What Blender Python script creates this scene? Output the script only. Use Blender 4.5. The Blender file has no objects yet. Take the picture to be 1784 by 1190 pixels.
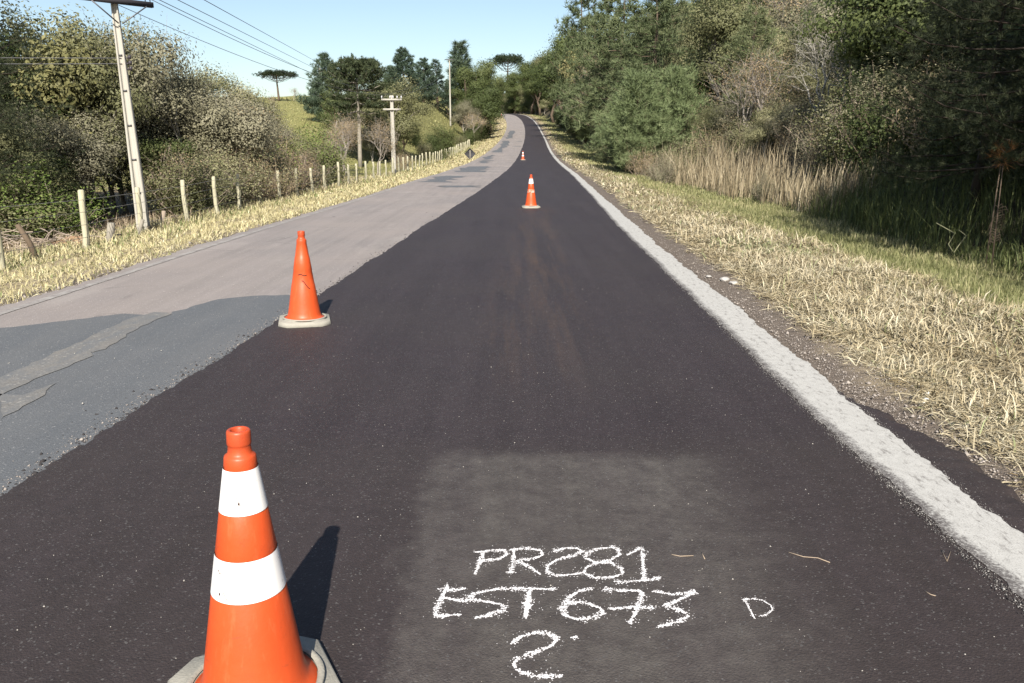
import bpy, math, random
import numpy as np
C = bpy.context.scene.collection
S = bpy.context.scene
R = math.radians
rng = np.random.default_rng(7)
random.seed(7)

# ------------------------------------------------------------------ camera
TH, FPX, H = R(13.8), 1400.0, 1.54
cam = bpy.data.cameras.new('camera'); cam.sensor_width = 36; cam.lens = 36*FPX/1784
cam.clip_start = .05; cam.clip_end = 5000
co = bpy.data.objects.new('camera', cam); C.objects.link(co)
co.location = (0, 0, H); co.rotation_euler = (R(90)-TH, 0, 0); S.camera = co

# ------------------------------------------------------------------ sky and sun
EL, AZ = 38.0, -1.0            # the sun stands behind the camera, a little to the left
w = bpy.data.worlds.new('World'); S.world = w; w.use_nodes = True
nt = w.node_tree; bg = nt.nodes['Background']
sky = nt.nodes.new('ShaderNodeTexSky'); sky.sky_type = 'NISHITA'; sky.sun_disc = False
sky.sun_elevation = R(EL); sky.sun_rotation = R(180+AZ); sky.air_density = 1.0; sky.dust_density = 0.9; sky.ozone_density = 1.0
nt.links.new(sky.outputs[0], bg.inputs[0]); bg.inputs[1].default_value = 0.074
sl = bpy.data.lights.new('sun', 'SUN'); sl.energy = 4.8; sl.angle = R(.5); sl.color = (1, .93, .82)
so = bpy.data.objects.new('sun', sl); C.objects.link(so)
so.rotation_euler = (R(90-EL), 0, R(-AZ)); so.location = (-5, -30, 30)
S.view_settings.view_transform = 'Standard'; S.view_settings.look = 'None'
S.view_settings.gamma = 1; S.view_settings.use_curve_mapping = False
S.view_settings.exposure = 1.0
S.cycles.max_bounces = 5; S.cycles.diffuse_bounces = 1; S.cycles.transmission_bounces = 3; S.cycles.transparent_max_bounces = 4

# ------------------------------------------------------------------ the lie of the land
def hermite(xs, ys):
    xs = np.array(xs, float); ys = np.array(ys, float)
    d = np.gradient(ys, xs)
    def fn(x):
        x = np.clip(np.asarray(x, float), xs[0], xs[-1])
        i = np.clip(np.searchsorted(xs, x)-1, 0, len(xs)-2)
        h = xs[i+1]-xs[i]; t = (x-xs[i])/h
        return ((2*t**3-3*t**2+1)*ys[i] + (t**3-2*t**2+t)*h*d[i] + (-2*t**3+3*t**2)*ys[i+1] + (t**3-t**2)*h*d[i+1])
    return fn
bx = hermite([-40, -10, 3.4, 6.9, 14.4, 20, 28.6, 38.5, 67, 103, 143, 180, 220, 255, 290, 325, 380, 500, 1500],
             [-3.1, -2.65, -2.27, -2.08, -1.74, -1.45, -1.06, -.66, .16, 1.1, 2.15, 2.85, 3.2, 2.6, .2, -6, -24, -70, -470])
wn = hermite([-40, 2, 7, 20, 30, 60, 1500], [4.05, 4.02, 3.9, 3.68, 3.62, 3.58, 3.58])     # new lane width
wo = hermite([-40, 2, 7.4, 15, 21.6, 32, 45, 1500], [2.75, 2.75, 2.8, 3.0, 3.1, 3.32, 3.42, 3.42])  # old lane width
rz_ = hermite([-60, -40, 0, 20, 40, 52, 72, 103, 143, 180, 220, 255, 290, 325, 380, 500, 1500],
             [0, 0, 0, 0, 0, .0, .1, .72, 2.2, 3.9, 6.3, 8.9, 11.4, 13.0, 13.4, 13, 10])
def sm(a, b, x):
    t = np.clip((np.asarray(x, float)-a)/(b-a), 0, 1); return t*t*(3-2*t)
def bump(x, y):
    return (np.sin(x*1.7+y*.9)*np.sin(y*1.3-x*.6)+.6*np.sin(x*4.1-y*2.7)*np.sin(y*3.7+x*2.2)+.4*np.sin(x*9.1+y*7.3)*np.sin(y*8.3-x*5.2))
def side(u, Y):
    """height over the road surface, u metres right of the joint between old and new lane"""
    u = np.asarray(u, float); Y = np.asarray(Y, float)
    d = -u-wo(Y); e = u-wn(Y)-.45
    zl = np.interp(d, [.0, .4, 4, 8, 14], [-.06, -.05, -.55, -.9, -.9])
    hill = 7.5*sm(60, 128, Y)*sm(4.6, 15.5, d)*(1-.35*sm(45, 130, d))
    zl = zl+hill+.05*bump(u*.9, Y*.9)*sm(.3, 1.5, d)+.25*bump(u*.13, Y*.13)*sm(6, 12, d)
    zr = np.interp(e, [0, .4, 2.2, 3.6, 4.6, 6.0], [-.05, -.02, -.02, -.2, -.22, .1])
    k = np.maximum(0, e-5.2)
    zr = zr+(11+7*sm(40, 110, Y))*(1-np.exp(-k*.045))+.045*bump(u, Y)*sm(.2, 1.2, e)+.5*bump(u*.12, Y*.12)*sm(6, 12, e)
    mid = np.full_like(d+e, -.07)
    return np.where(d > 0, zl, np.where(e > 0, zr, mid))
def ground(x, Y):
    return rz_(Y)+side(np.asarray(x)-bx(Y), Y)
def ray(px, py):
    a = (px-892)/FPX; b = (595-py)/FPX
    return np.array([a, math.cos(TH)+b*math.sin(TH), -math.sin(TH)+b*math.cos(TH)])
def onplane(px, py, z=0.):
    d = ray(px, py); t = (z-H)/d[2]; return np.array([d[0]*t, d[1]*t, z])
def onground(px, py):
    z = 0.
    for _ in range(40):
        p = onplane(px, py, z); z = .5*z+.5*float(ground(p[0], p[1]))
    p[2] = float(ground(p[0], p[1])); return p
def at(px, Y):
    """x of a thing seen in column px whose foot stands Y metres ahead"""
    z = float(ground((px-892)/FPX*Y, Y)); zc = Y*math.cos(TH)+(H-z)*math.sin(TH)
    x = (px-892)/FPX*zc; return x, float(ground(x, Y))
def zat(py, Y):
    return H+Y*math.tan(math.atan((595-py)/FPX)-TH)

# ------------------------------------------------------------------ builders
def mesh_np(name, V, Q=None, T=None, mat=None, tone=None, smooth=False):
    me = bpy.data.meshes.new(name)
    V = np.asarray(V, np.float32); nq = 0 if Q is None else len(Q); ntr = 0 if T is None else len(T)
    me.vertices.add(len(V)); me.vertices.foreach_set('co', V.ravel())
    li = []
    if nq: li.append(np.asarray(Q, np.int32).ravel())
    if ntr: li.append(np.asarray(T, np.int32).ravel())
    li = np.concatenate(li); me.loops.add(len(li)); me.loops.foreach_set('vertex_index', li)
    st = np.concatenate([np.arange(nq)*4, nq*4+np.arange(ntr)*3]).astype(np.int32)
    me.polygons.add(nq+ntr); me.polygons.foreach_set('loop_start', st)
    if smooth: me.polygons.foreach_set('use_smooth', np.ones(nq+ntr, bool))
    if tone is not None:
        a = me.attributes.new('tone', 'FLOAT', 'POINT'); a.data.foreach_set('value', np.asarray(tone, np.float32))
    me.update(calc_edges=True)
    if mat: me.materials.append(mat)
    return me
def link(name, me, parent=None, **kw):
    o = bpy.data.objects.new(name, me); C.objects.link(o)
    if parent: o.parent = parent
    for k, v in kw.items(): o[k] = v
    return o
def thing(name, loc, label, category, group=None, rz=0., sc=None):
    o = bpy.data.objects.new(name, None); C.objects.link(o); o.empty_display_size = .1
    o.location = loc; o.rotation_euler = (0, 0, rz)
    if sc: o.scale = sc
    o['label'] = label; o['category'] = category
    if group: o['group'] = group
    return o
class MB:
    def __init__(s): s.V = []; s.Q = []; s.T = []; s.n = 0
    def add(s, V, Q=None, T=None):
        V = np.asarray(V, float); s.V.append(V)
        if Q is not None and len(Q): s.Q.append(np.asarray(Q, int)+s.n)
        if T is not None and len(T): s.T.append(np.asarray(T, int)+s.n)
        s.n += len(V); return s
    def tube(s, P, r, k=6, cap=True):
        P = np.asarray(P, float); n = len(P); r = np.broadcast_to(np.asarray(r, float), (n,))
        t = np.gradient(P, axis=0); t /= np.linalg.norm(t, axis=1)[:, None]+1e-9
        ref = np.array([0, 0, 1.]) if abs(t[0, 2]) < .9 else np.array([1., 0, 0])
        a = np.cross(t, ref); a /= np.linalg.norm(a, axis=1)[:, None]+1e-9; b = np.cross(t, a)
        an = np.arange(k)/k*2*np.pi
        V = (P[:, None]+r[:, None, None]*(np.cos(an)[None, :, None]*a[:, None]+np.sin(an)[None, :, None]*b[:, None])).reshape(-1, 3)
        i = np.arange(n-1)[:, None]*k; j = np.arange(k)[None]; j2 = (j+1) % k
        Q = np.stack([i+j, i+j2, i+k+j2, i+k+j], -1).reshape(-1, 4); T = []
        if cap:
            V = np.vstack([V, P[:1], P[-1:]]); c0 = n*k
            T = [[c0, (q+1) % k, q] for q in range(k)]+[[c0+1, (n-1)*k+q, (n-1)*k+(q+1) % k] for q in range(k)]
        return s.add(V, Q, T)
    def box(s, c, d, M=None):
        c = np.array(c, float); d = np.array(d, float)/2
        V = np.array([[x, y, z] for x in (-1, 1) for y in (-1, 1) for z in (-1, 1)])*d
        if M is not None: V = V@np.asarray(M).T
        return s.add(V+c, [[0, 1, 3, 2], [4, 6, 7, 5], [0, 4, 5, 1], [2, 3, 7, 6], [0, 2, 6, 4], [1, 5, 7, 3]])
    def lathe(s, prof, k=48):
        prof = np.array(prof, float); n = len(prof); an = np.arange(k)/k*2*np.pi
        V = np.stack([prof[:, 0, None]*np.cos(an), prof[:, 0, None]*np.sin(an), np.repeat(prof[:, 1, None], k, 1)], -1).reshape(-1, 3)
        i = np.arange(n-1)[:, None]*k; j = np.arange(k)[None]; j2 = (j+1) % k
        return s.add(V, np.stack([i+j, i+j2, i+k+j2, i+k+j], -1).reshape(-1, 4))
    def mesh(s, name, mat=None, smooth=False, tone=None):
        return mesh_np(name, np.vstack(s.V), np.vstack(s.Q) if s.Q else None, np.vstack(s.T) if s.T else None, mat, tone, smooth)
def rotz(a): c, q = math.cos(a), math.sin(a); return np.array([[c, -q, 0], [q, c, 0], [0, 0, 1]])

# ------------------------------------------------------------------ materials
class N:
    """small node helper"""
    def __init__(s, name):
        s.m = bpy.data.materials.new(name); s.m.use_nodes = True; s.t = s.m.node_tree
        s.b = s.t.nodes['Principled BSDF']; s.out = s.t.nodes['Material Output']
        s.b.inputs['Roughness'].default_value = .85; s.b.inputs['Specular IOR Level'].default_value = .3
        s.pos = s.n('ShaderNodeTexCoord').outputs['Object']
    def n(s, typ, **kw):
        o = s.t.nodes.new(typ)
        for k, v in kw.items(): setattr(o, k, v)
        return o
    def l(s, a, b): s.t.links.new(a, b)
    def put(s, sock, v):
        if hasattr(v, 'links') or isinstance(v, bpy.types.NodeSocket): s.l(v, sock)
        else: sock.default_value = v
    def noise(s, scale, detail=4, rough=.6, vec=None, col=False):
        o = s.n('ShaderNodeTexNoise'); o.inputs['Scale'].default_value = scale; o.inputs['Detail'].default_value = detail
        o.inputs['Roughness'].default_value = rough; s.l(vec or s.pos, o.inputs['Vector']); return o.outputs['Color' if col else 'Fac']
    def voro(s, scale, out='Distance', feature='F1', vec=None):
        o = s.n('ShaderNodeTexVoronoi', feature=feature); o.inputs['Scale'].default_value = scale
        s.l(vec or s.pos, o.inputs['Vector']); return o.outputs[out]
    def stretch(s, sc):
        o = s.n('ShaderNodeMapping'); o.inputs['Scale'].default_value = sc; s.l(s.pos, o.inputs['Vector']); return o.outputs[0]
    def ramp(s, f, stops, ease='LINEAR'):
        o = s.n('ShaderNodeValToRGB'); o.color_ramp.interpolation = ease; el = o.color_ramp.elements
        while len(el) < len(stops): el.new(.5)
        for e, (p, c) in zip(el, stops):
            e.position = p; e.color = (c, c, c, 1) if np.isscalar(c) else (*c, 1)
        s.l(f, o.inputs[0]); return o.outputs[0]
    def math(s, op, a, b=0., c=None, clamp=False):
        o = s.n('ShaderNodeMath', operation=op, use_clamp=clamp); s.put(o.inputs[0], a); s.put(o.inputs[1], b)
        if c is not None: s.put(o.inputs[2], c)
        return o.outputs[0]
    def sstep(s, v, a, b):
        o = s.n('ShaderNodeMapRange', interpolation_type='SMOOTHSTEP'); s.l(v, o.inputs[0])
        o.inputs[1].default_value = a; o.inputs[2].default_value = b; return o.outputs[0]
    def mix(s, f, a, b, mode='MIX'):
        o = s.n('ShaderNodeMix', data_type='RGBA', blend_type=mode); s.put(o.inputs[0], f)
        for i, v in ((6, a), (7, b)):
            if isinstance(v, bpy.types.NodeSocket): s.l(v, o.inputs[i])
            else: o.inputs[i].default_value = (*v, 1)
        return o.outputs[2]
    def attr(s, name):
        o = s.n('ShaderNodeAttribute', attribute_name=name); return o.outputs['Fac']
    def objrand(s): return s.n('ShaderNodeObjectInfo').outputs['Random']
    def xyz(s):
        o = s.n('ShaderNodeSeparateXYZ'); s.l(s.pos, o.inputs[0]); return o.outputs
    def bump(s, h, strength=.5, dist=.01):
        o = s.n('ShaderNodeBump'); o.inputs['Strength'].default_value = strength; o.inputs['Distance'].default_value = dist
        s.l(h, o.inputs['Height']); s.l(o.outputs[0], s.b.inputs['Normal'])
    def col(s, c): s.put(s.b.inputs['Base Color'], c if isinstance(c, bpy.types.NodeSocket) else (*c, 1)); return s
    def set(s, **kw):
        for k, v in kw.items(): s.b.inputs[k.replace('_', ' ')].default_value = v
        return s

def foliage_mat(name, stops, trans=.25, var=.45, rough=.6, spec=.25):
    n = N(name)
    f = n.math('ADD', n.math('MULTIPLY', n.attr('tone'), 1-var), n.math('MULTIPLY', n.objrand(), var), clamp=True)
    c = n.ramp(f, stops); n.col(c); n.set(Roughness=rough); n.b.inputs['Specular IOR Level'].default_value = spec
    tr = n.n('ShaderNodeBsdfTranslucent'); n.l(c, tr.inputs[0])
    mx = n.n('ShaderNodeMixShader'); mx.inputs[0].default_value = trans
    n.l(n.b.outputs[0], mx.inputs[1]); n.l(tr.outputs[0], mx.inputs[2]); n.l(mx.outputs[0], n.out.inputs[0])
    return n.m
F = dict(
 olive=foliage_mat('olive_leaves', [(0, (.075, .082, .032)), (.5, (.17, .172, .085)), (.8, (.27, .255, .145)), (1, (.38, .35, .22))]),
 grey=foliage_mat('grey_green_leaves', [(0, (.1, .1, .06)), (.5, (.2, .19, .12)), (.8, (.25, .235, .16)), (1, (.31, .29, .21))]),
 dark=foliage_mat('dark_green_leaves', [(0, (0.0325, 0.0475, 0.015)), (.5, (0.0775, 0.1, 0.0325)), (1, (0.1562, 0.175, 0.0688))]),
 bright=foliage_mat('bright_green_leaves', [(0, (0.0562, 0.0938, 0.0187)), (.5, (0.125, 0.175, 0.0425)), (1, (0.2375, 0.275, 0.0875))]),
 yellow=foliage_mat('yellow_green_leaves', [(0, (.1, .1, .035)), (.5, (.21, .2, .085)), (1, (.34, .31, .16))]),
 pine=foliage_mat('pine_needles', [(0, (0.054, 0.075, 0.036)), (.5, (0.1275, 0.1575, 0.075)), (.85, (0.21, 0.2325, 0.12)), (1, (0.3, 0.27, 0.15))]),
 spruce=foliage_mat('blue_green_needles', [(0, (0.045, 0.075, 0.051)), (.5, (0.0975, 0.138, 0.09)), (1, (0.1875, 0.225, 0.15))]),
 young=foliage_mat('young_pine_needles', [(0, (.07, .1, .045)), (.5, (.18, .225, .105)), (1, (.31, .35, .19))]),
 brown=foliage_mat('withered_leaves', [(0, (0.15, 0.1125, 0.063)), (.5, (0.285, 0.2175, 0.1275)), (1, (0.48, 0.39, 0.24))]),
 arau=foliage_mat('araucaria_needles', [(0, (.016, .03, .015)), (.5, (.045, .062, .03)), (1, (.1, .115, .055))]),
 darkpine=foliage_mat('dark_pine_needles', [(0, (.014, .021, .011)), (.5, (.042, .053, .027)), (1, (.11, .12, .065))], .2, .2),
 rust=foliage_mat('rusty_needles', [(0, (.12, .055, .022)), (1, (.32, .16, .055))]),
 straw=foliage_mat('straw_blades', [(0, (0.1595, 0.1233, 0.0689)), (.3, (0.3263, 0.2719, 0.1668)), (.65, (0.4641, 0.4061, 0.2792)), (.92, (0.5512, 0.5004, 0.3771)), (1, (0.2393, 0.2611, 0.1305))], .15, 0),
 strawy=foliage_mat('yellow_straw_blades', [(0, (0.174, 0.145, 0.0725)), (.35, (0.3481, 0.3046, 0.1595)), (.75, (0.4786, 0.4279, 0.2466)), (.95, (0.5366, 0.4931, 0.3263)), (1, (0.1595, 0.1886, 0.0725))], .15, 0),
 green=foliage_mat('grass_blades', [(0, (0.102, 0.1062, 0.0425)), (.5, (0.1785, 0.1913, 0.0808)), (.85, (0.289, 0.2805, 0.136)), (1, (0.408, 0.3655, 0.2125))], .25, 0),
 reed=foliage_mat('reed_blades', [(0, (0.136, 0.1062, 0.0638)), (.5, (0.289, 0.238, 0.153)), (1, (0.459, 0.3995, 0.2805))], .2, 0),
 field=foliage_mat('field_grass_blades', [(0, (.11, .115, .04)), (.5, (.235, .235, .095)), (1, (.4, .36, .18))], .2, 0),
 drybrush=foliage_mat('dry_brush', [(0, (.13, .1, .07)), (.5, (.28, .22, .15)), (1, (.46, .38, .28))], .15, 0))
def bark(name, a, b, sc=12):
    n = N(name); v = n.stretch((1, 1, .25))
    n.col(n.mix(n.noise(sc, 5, .7, v), a, b)); n.bump(n.noise(sc*2, 4, .7, v), .6, .02); return n.m
BK = dict(black=bark('dark_pine_bark', (.014, .01, .008), (.06, .045, .035)), grey=bark('grey_bark', (0.136, 0.119, 0.0935), (0.357, 0.3315, 0.2805)), brown=bark('brown_bark', (0.0425, 0.0306, 0.0221), (0.17, 0.1275, 0.0935)),
          bare=bark('bare_tree_bark', (.17, .145, .12), (.4, .36, .32)), pale=bark('pale_bark', (0.255, 0.238, 0.204), (0.527, 0.5015, 0.4505)), twig=bark('twig_bark', (0.187, 0.1445, 0.1105), (0.374, 0.3145, 0.255)))
POST = bark('pale_weathered_timber', (.25, .235, .16), (.5, .475, .35), 9)
DKWOOD = bark('dark_weathered_timber', (.05, .035, .025), (.16, .12, .08), 9)
def concrete():
    n = N('weathered_pole_concrete'); v = n.stretch((1, 1, .2))
    c = n.mix(n.noise(6, 6, .7, v), (0.288, 0.272, 0.232), (0.464, 0.448, 0.4)); c = n.mix(n.ramp(n.noise(3, 5, .8, v), [(.5, 0), (.75, .6)]), c, (0.16, 0.148, 0.12))
    n.col(c); n.bump(n.noise(60), .3, .01); return n.m
CONC = concrete()
STEEL = N('dull_steel').col((.12, .12, .13)).set(Metallic=.6, Roughness=.55).m
DKMETAL = N('dark_wood_arm').col((.035, .033, .038)).set(Roughness=.8).m
PORC = N('insulator_porcelain').col((.5, .5, .52)).set(Roughness=.3).m
DKPORC = N('dark_insulator').col((.04, .035, .04)).set(Roughness=.4).m
WIRE = N('power_cable').col((.1, .1, .105)).set(Roughness=.6).m
FWIRE = N('fence_wire').col((.33, .32, .3)).set(Metallic=.5, Roughness=.5).m

def m_terrain():
    n = N('verge_soil_and_grass'); x, y, z = n.xyz()
    u = n.attr('tone')                                     # metres right of the lane joint
    big = n.noise(.9, 5, .65); fine = n.noise(14, 5, .7); mid = n.noise(3.2, 5, .7)
    soil = n.mix(fine, (0.08, 0.0656, 0.0528), (0.192, 0.156, 0.128))
    straw = n.mix(fine, (0.208, 0.16, 0.096), (0.416, 0.352, 0.24))
    grass = n.mix(fine, (0.08, 0.092, 0.028), (0.192, 0.2, 0.072))
    field = n.mix(big, n.mix(fine, (0.136, 0.128, 0.044), (0.272, 0.232, 0.104)), n.mix(fine, (0.12, 0.136, 0.044), (0.224, 0.232, 0.08)))
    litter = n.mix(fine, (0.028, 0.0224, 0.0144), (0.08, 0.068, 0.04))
    drys = n.mix(mid, (0.128, 0.096, 0.06), (0.288, 0.232, 0.144))
    # right side, going outwards
    uj = n.math('ADD', u, n.math('MULTIPLY', n.math('SUBTRACT', big, .5), 1.2))
    c = n.mix(n.sstep(uj, 4.5, 4.95), soil, straw)
    c = n.mix(n.sstep(uj, 6.4, 7.3), c, grass)
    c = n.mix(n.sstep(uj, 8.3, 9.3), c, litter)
    # left side
    d = n.math('MULTIPLY', uj, -1)
    l = n.mix(n.sstep(d, 3.2, 3.75), soil, straw)
    l = n.mix(n.sstep(d, 6.9, 7.9), l, drys)
    far = n.sstep(y, 36, 60)
    l = n.mix(n.math('MULTIPLY', far, n.sstep(d, 7, 8.5)), l, field)
    c = n.mix(n.sstep(u, -.5, .5), l, c)
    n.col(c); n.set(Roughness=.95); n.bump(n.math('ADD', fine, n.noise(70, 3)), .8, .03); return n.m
def asphalt(name, a, b, chips, chipc, scale, extra=None, rough=.8, spec=.35):
    n = N(name); big = n.noise(1.3, 5, .7); g = n.noise(scale, 3, .75); vd = n.voro(scale*1.1, 'Color')
    g2 = n.noise(scale*.42, 4, .8); g = n.math('ADD', n.math('MULTIPLY', g, .5), n.math('MULTIPLY', g2, .5)); c = n.mix(n.ramp(g, [(.36, 0), (.64, 1)]), a, b)
    c = n.mix(n.math('MULTIPLY', n.ramp(big, [(.3, 0), (.7, 1)]), .25), c, tuple(v*.72 for v in a))
    if extra: c = extra(n, c)
    sp = n.n('ShaderNodeSeparateColor'); n.l(vd, sp.inputs[0])
    c = n.mix(n.math('MULTIPLY', n.math('GREATER_THAN', sp.outputs[0], 1-chips), sp.outputs[1]), c, chipc)
    n.col(c); n.set(Roughness=rough); n.b.inputs['Specular IOR Level'].default_value = spec
    n.bump(n.math('ADD', n.noise(scale*1.3, 2, .6), n.math('MULTIPLY', n.voro(scale*.8), .6)), .55, .006); return n.m
def fresh_extra(n, c):
    x, y, z = n.xyz()
    # pale dust swept round the writing
    wob = n.math('MULTIPLY', n.math('SUBTRACT', n.noise(3, 5, .7), .5), .5)
    xx = n.math('ADD', x, wob); yy = n.math('ADD', y, n.math('MULTIPLY', wob, .6))
    m = n.math('MULTIPLY', n.math('MULTIPLY', n.sstep(xx, -.44, -.31), n.math('SUBTRACT', 1, n.sstep(xx, .55, 1.25))), n.math('SUBTRACT', 1, n.sstep(yy, 3.66, 3.86)))
    dust = n.math('MULTIPLY', m, n.ramp(n.noise(7, 6, .75), [(.25, .3), (.7, .95)]))
    c = n.mix(n.math('MULTIPLY', dust, 1.0), c, (.2, .188, .168))
    # rusty brown drag marks along the middle of the lane
    v = n.stretch((3.2, .18, 1)); s = n.ramp(n.noise(1.6, 5, .7, v), [(.45, 0), (.7, 1)])
    ax = n.math('SUBTRACT', x, n.math('MULTIPLY', y, .03))
    m2 = n.math('MULTIPLY', n.math('MULTIPLY', n.sstep(ax, -.6, -.2), n.math('SUBTRACT', 1, n.sstep(ax, .2, .55))), n.math('MULTIPLY', n.sstep(y, 4.2, 6.5), n.math('SUBTRACT', 1, n.sstep(y, 13, 24))))
    c = n.mix(n.math('MULTIPLY', n.math('MULTIPLY', s, m2), .95), c, (.075, .045, .027))
    fg = n.math('SUBTRACT', 1, n.sstep(n.math('ADD', y, n.math('MULTIPLY', wob, .5)), 3.75, 4.15)); c = n.mix(n.math('MULTIPLY', fg, .55), c, (.031, .0235, .0205))
    tr = n.ramp(n.noise(1.1, 5, .7, n.stretch((2.4, .12, 1))), [(.4, 0), (.68, .5)]); c = n.mix(tr, c, (.044, .0335, .0365))
    c = n.mix(n.math('MULTIPLY', n.ramp(n.noise(15, 6, .8), [(.38, 1), (.6, 0)]), .42), c, (.0115, .008, .0082)); c = n.mix(n.math('MULTIPLY', n.ramp(n.noise(38, 4, .8), [(.55, 0), (.72, 1)]), .5), c, (.056, .0445, .046))
    br = n.math('MULTIPLY', n.ramp(n.noise(.55, 4, .6), [(.4, 0), (.65, .5)]), .8)
    return n.mix(br, c, (0.0326, 0.0252, 0.0229))
M_FRESH = asphalt('fresh_asphalt', (.0090, .0061, .0067), (.0430, .0292, .0318), .05, (0.086, 0.0812, 0.0791), 150, fresh_extra, .72, .42)
def old_extra(n, c):
    v = n.stretch((2.6, .07, 1)); s = n.ramp(n.noise(2.0, 6, .7, v), [(.36, 0), (.66, 1)])
    c = n.mix(n.math('MULTIPLY', s, .75), c, (.155, .143, .138)); c = n.mix(n.math('MULTIPLY', n.ramp(n.noise(.35, 4), [(.35, 0), (.65, 1)]), .5), c, (.262, .228, .208))
    c = n.mix(n.ramp(n.noise(.9, 6, .7, n.stretch((1, .3, 1))), [(.52, 0), (.7, .55)]), c, (.3, .275, .255))
    k = n.math('LESS_THAN', n.voro(.55, 'Distance', 'DISTANCE_TO_EDGE', n.stretch((.5, 1.4, 1))), .006); return n.mix(n.math('MULTIPLY', n.math('MULTIPLY', k, n.ramp(n.noise(.5, 3), [(.5, 0), (.6, 1)])), .5), c, (.09, .083, .08))
M_OLD = asphalt('old_worn_asphalt', (0.1998, 0.1798, 0.1745), (0.2597, 0.2344, 0.2264), .05, (0.333, 0.3097, 0.2964), 90, old_extra, .85, .25)
def patch_extra(n, c):
    v = n.stretch((1.5, .2, 1)); return n.mix(n.math('MULTIPLY', n.ramp(n.noise(1.5, 5, .7, v), [(.4, 0), (.75, 1)]), .45), c, (0.1406, 0.1406, 0.1406))
M_PATCH = asphalt('blue_grey_patch_asphalt', (0.0808, 0.0872, 0.0956), (0.1195, 0.1265, 0.135), .04, (0.225, 0.225, 0.225), 120, patch_extra, .8, .3)
def streak_extra(n, c): return n.mix(n.ramp(n.noise(5, 6, .75, n.stretch((1.6, .6, 1))), [(.4, 0), (.66, .95)]), c, (0.1195, 0.1265, 0.135))
M_STREAK = asphalt('worn_pale_strip', (.135, .13, .122), (.2, .192, .18), .06, (.26, .25, .23), 60, streak_extra, .85, .25)
def m_line():
    n = N('worn_white_line'); u = n.attr('tone')
    c = n.mix(n.noise(22, 6, .75), (0.2664, 0.2627, 0.2479), (0.4884, 0.4844, 0.4639))
    v = n.stretch((1, .35, 1)); c = n.mix(n.ramp(n.noise(26, 5, .75, v), [(.54, 0), (.66, .8)]), c, (0.1388, 0.1295, 0.123))
    inner = n.math('ADD', n.math('SUBTRACT', 1, n.sstep(u, .0, .5)), n.math('MULTIPLY', n.sstep(u, .88, 1.), .5))
    c = n.mix(n.ramp(n.math('MULTIPLY', inner, n.noise(75, 4, .8)), [(.3, 0), (.5, .95)]), c, (0.0786, 0.0712, 0.0703))
    n.col(c); n.set(Roughness=.9); c = n.mix(n.ramp(n.noise(160, 3, .8), [(.56, 0), (.66, .75)]), c, (.1, .093, .09)); n.col(c); n.bump(n.noise(140, 3), .25, .004); return n.m
def m_thinline():
    n = N('faded_edge_line'); c = n.mix(n.ramp(n.noise(5, 6, .8), [(.42, 0), (.66, 1)]), (.2, .182, .174), (.33, .32, .3)); n.col(c); return n.m

# ------------------------------------------------------------------ setting: terrain and road
def span(*seg): return np.unique(np.concatenate([np.arange(a, b, s) for a, b, s in seg]).round(4))
def sheet(name, Ys, Us, zf, mat, tone=None, extra=None):
    """Us(Y)-> (ny,nu) offsets from the joint"""
    Ys = np.asarray(Ys); U = Us(Ys); ny, nu = U.shape; YY = np.repeat(Ys[:, None], nu, 1)
    V = np.stack([bx(YY)+U, YY, zf(U, YY)], -1).reshape(-1, 3)
    i = np.arange(ny-1)[:, None]*nu; j = np.arange(nu-1)[None]
    Q = np.stack([i+j, i+j+1, i+nu+j+1, i+nu+j], -1).reshape(-1, 4)
    o = link(name, mesh_np(name, V, Q, None, mat, U.ravel() if tone is None else tone(U, YY).ravel(), True)); o['kind'] = 'structure'; return o
Yt = span((-40, 0, 1), (0, 32, .35), (32, 110, 1), (110, 340, 3), (340, 600, 20), (600, 1500, 90))
ut = np.unique(np.concatenate([np.arange(-700, -130, 60), np.arange(-130, -16, 3.5), np.arange(-16, 13, .3), np.arange(13, 60, 1.5), np.arange(60, 130, 5), np.arange(130, 700, 60)]))
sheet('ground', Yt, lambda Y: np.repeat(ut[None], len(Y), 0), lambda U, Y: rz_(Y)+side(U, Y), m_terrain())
def jit(Y, seed, amp):
    r = np.random.default_rng(seed); o = np.zeros_like(Y)
    for f, a in ((.3, .5), (.9, .45), (2.3, .4), (5.5, .35), (13, .3), (31, .28), (67, .2)):
        o += a*np.sin(Y*f+r.uniform(0, 6.28)+1.3*np.sin(Y*f*.37+r.uniform(0, 6)))
    return amp*o
Yr = span((-30, 1, .5), (1, 14, .03), (14, 40, .12), (40, 345, 1.0), (345, 480, 8))
sheet('old_road', Yr, lambda Y: np.stack([-wo(Y)-.12+jit(Y, 3, .05), -wo(Y)*.5, np.zeros_like(Y), wn(Y)*.5, wn(Y)+.3], 1), lambda U, Y: rz_(Y)+0*U, M_OLD)
def Ufresh(Y):
    a = jit(Y, 5, .024); b = wn(Y)+.27+.28*sm(5.2, 3.6, Y)*1.+jit(Y, 8, .05)*sm(6, 4.5, Y)+jit(Y, 9, .015)
    return np.stack([a-.012, a, a+.02, a+.1, .25*wn(Y), .5*wn(Y), .75*wn(Y), wn(Y), b-.05, b, b+.06], 1)
zprof = np.array([.002, .018, .028, .032, .032, .032, .032, .032, .03, .018, -.06])
sheet('fresh_road', Yr, Ufresh, lambda U, Y: rz_(Y)+zprof[None], M_FRESH)
def Uline(Y):
    a = wn(Y)-.03+.045*sm(5, 2.5, Y)+jit(Y, 11, .018)+rng.normal(0, .0035, len(Y)); b = wn(Y)+.30+jit(Y, 12, .026)+rng.normal(0, .0035, len(Y))
    return np.stack([a, a+.04, (a+b)/2, b-.04, b], 1)
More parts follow.
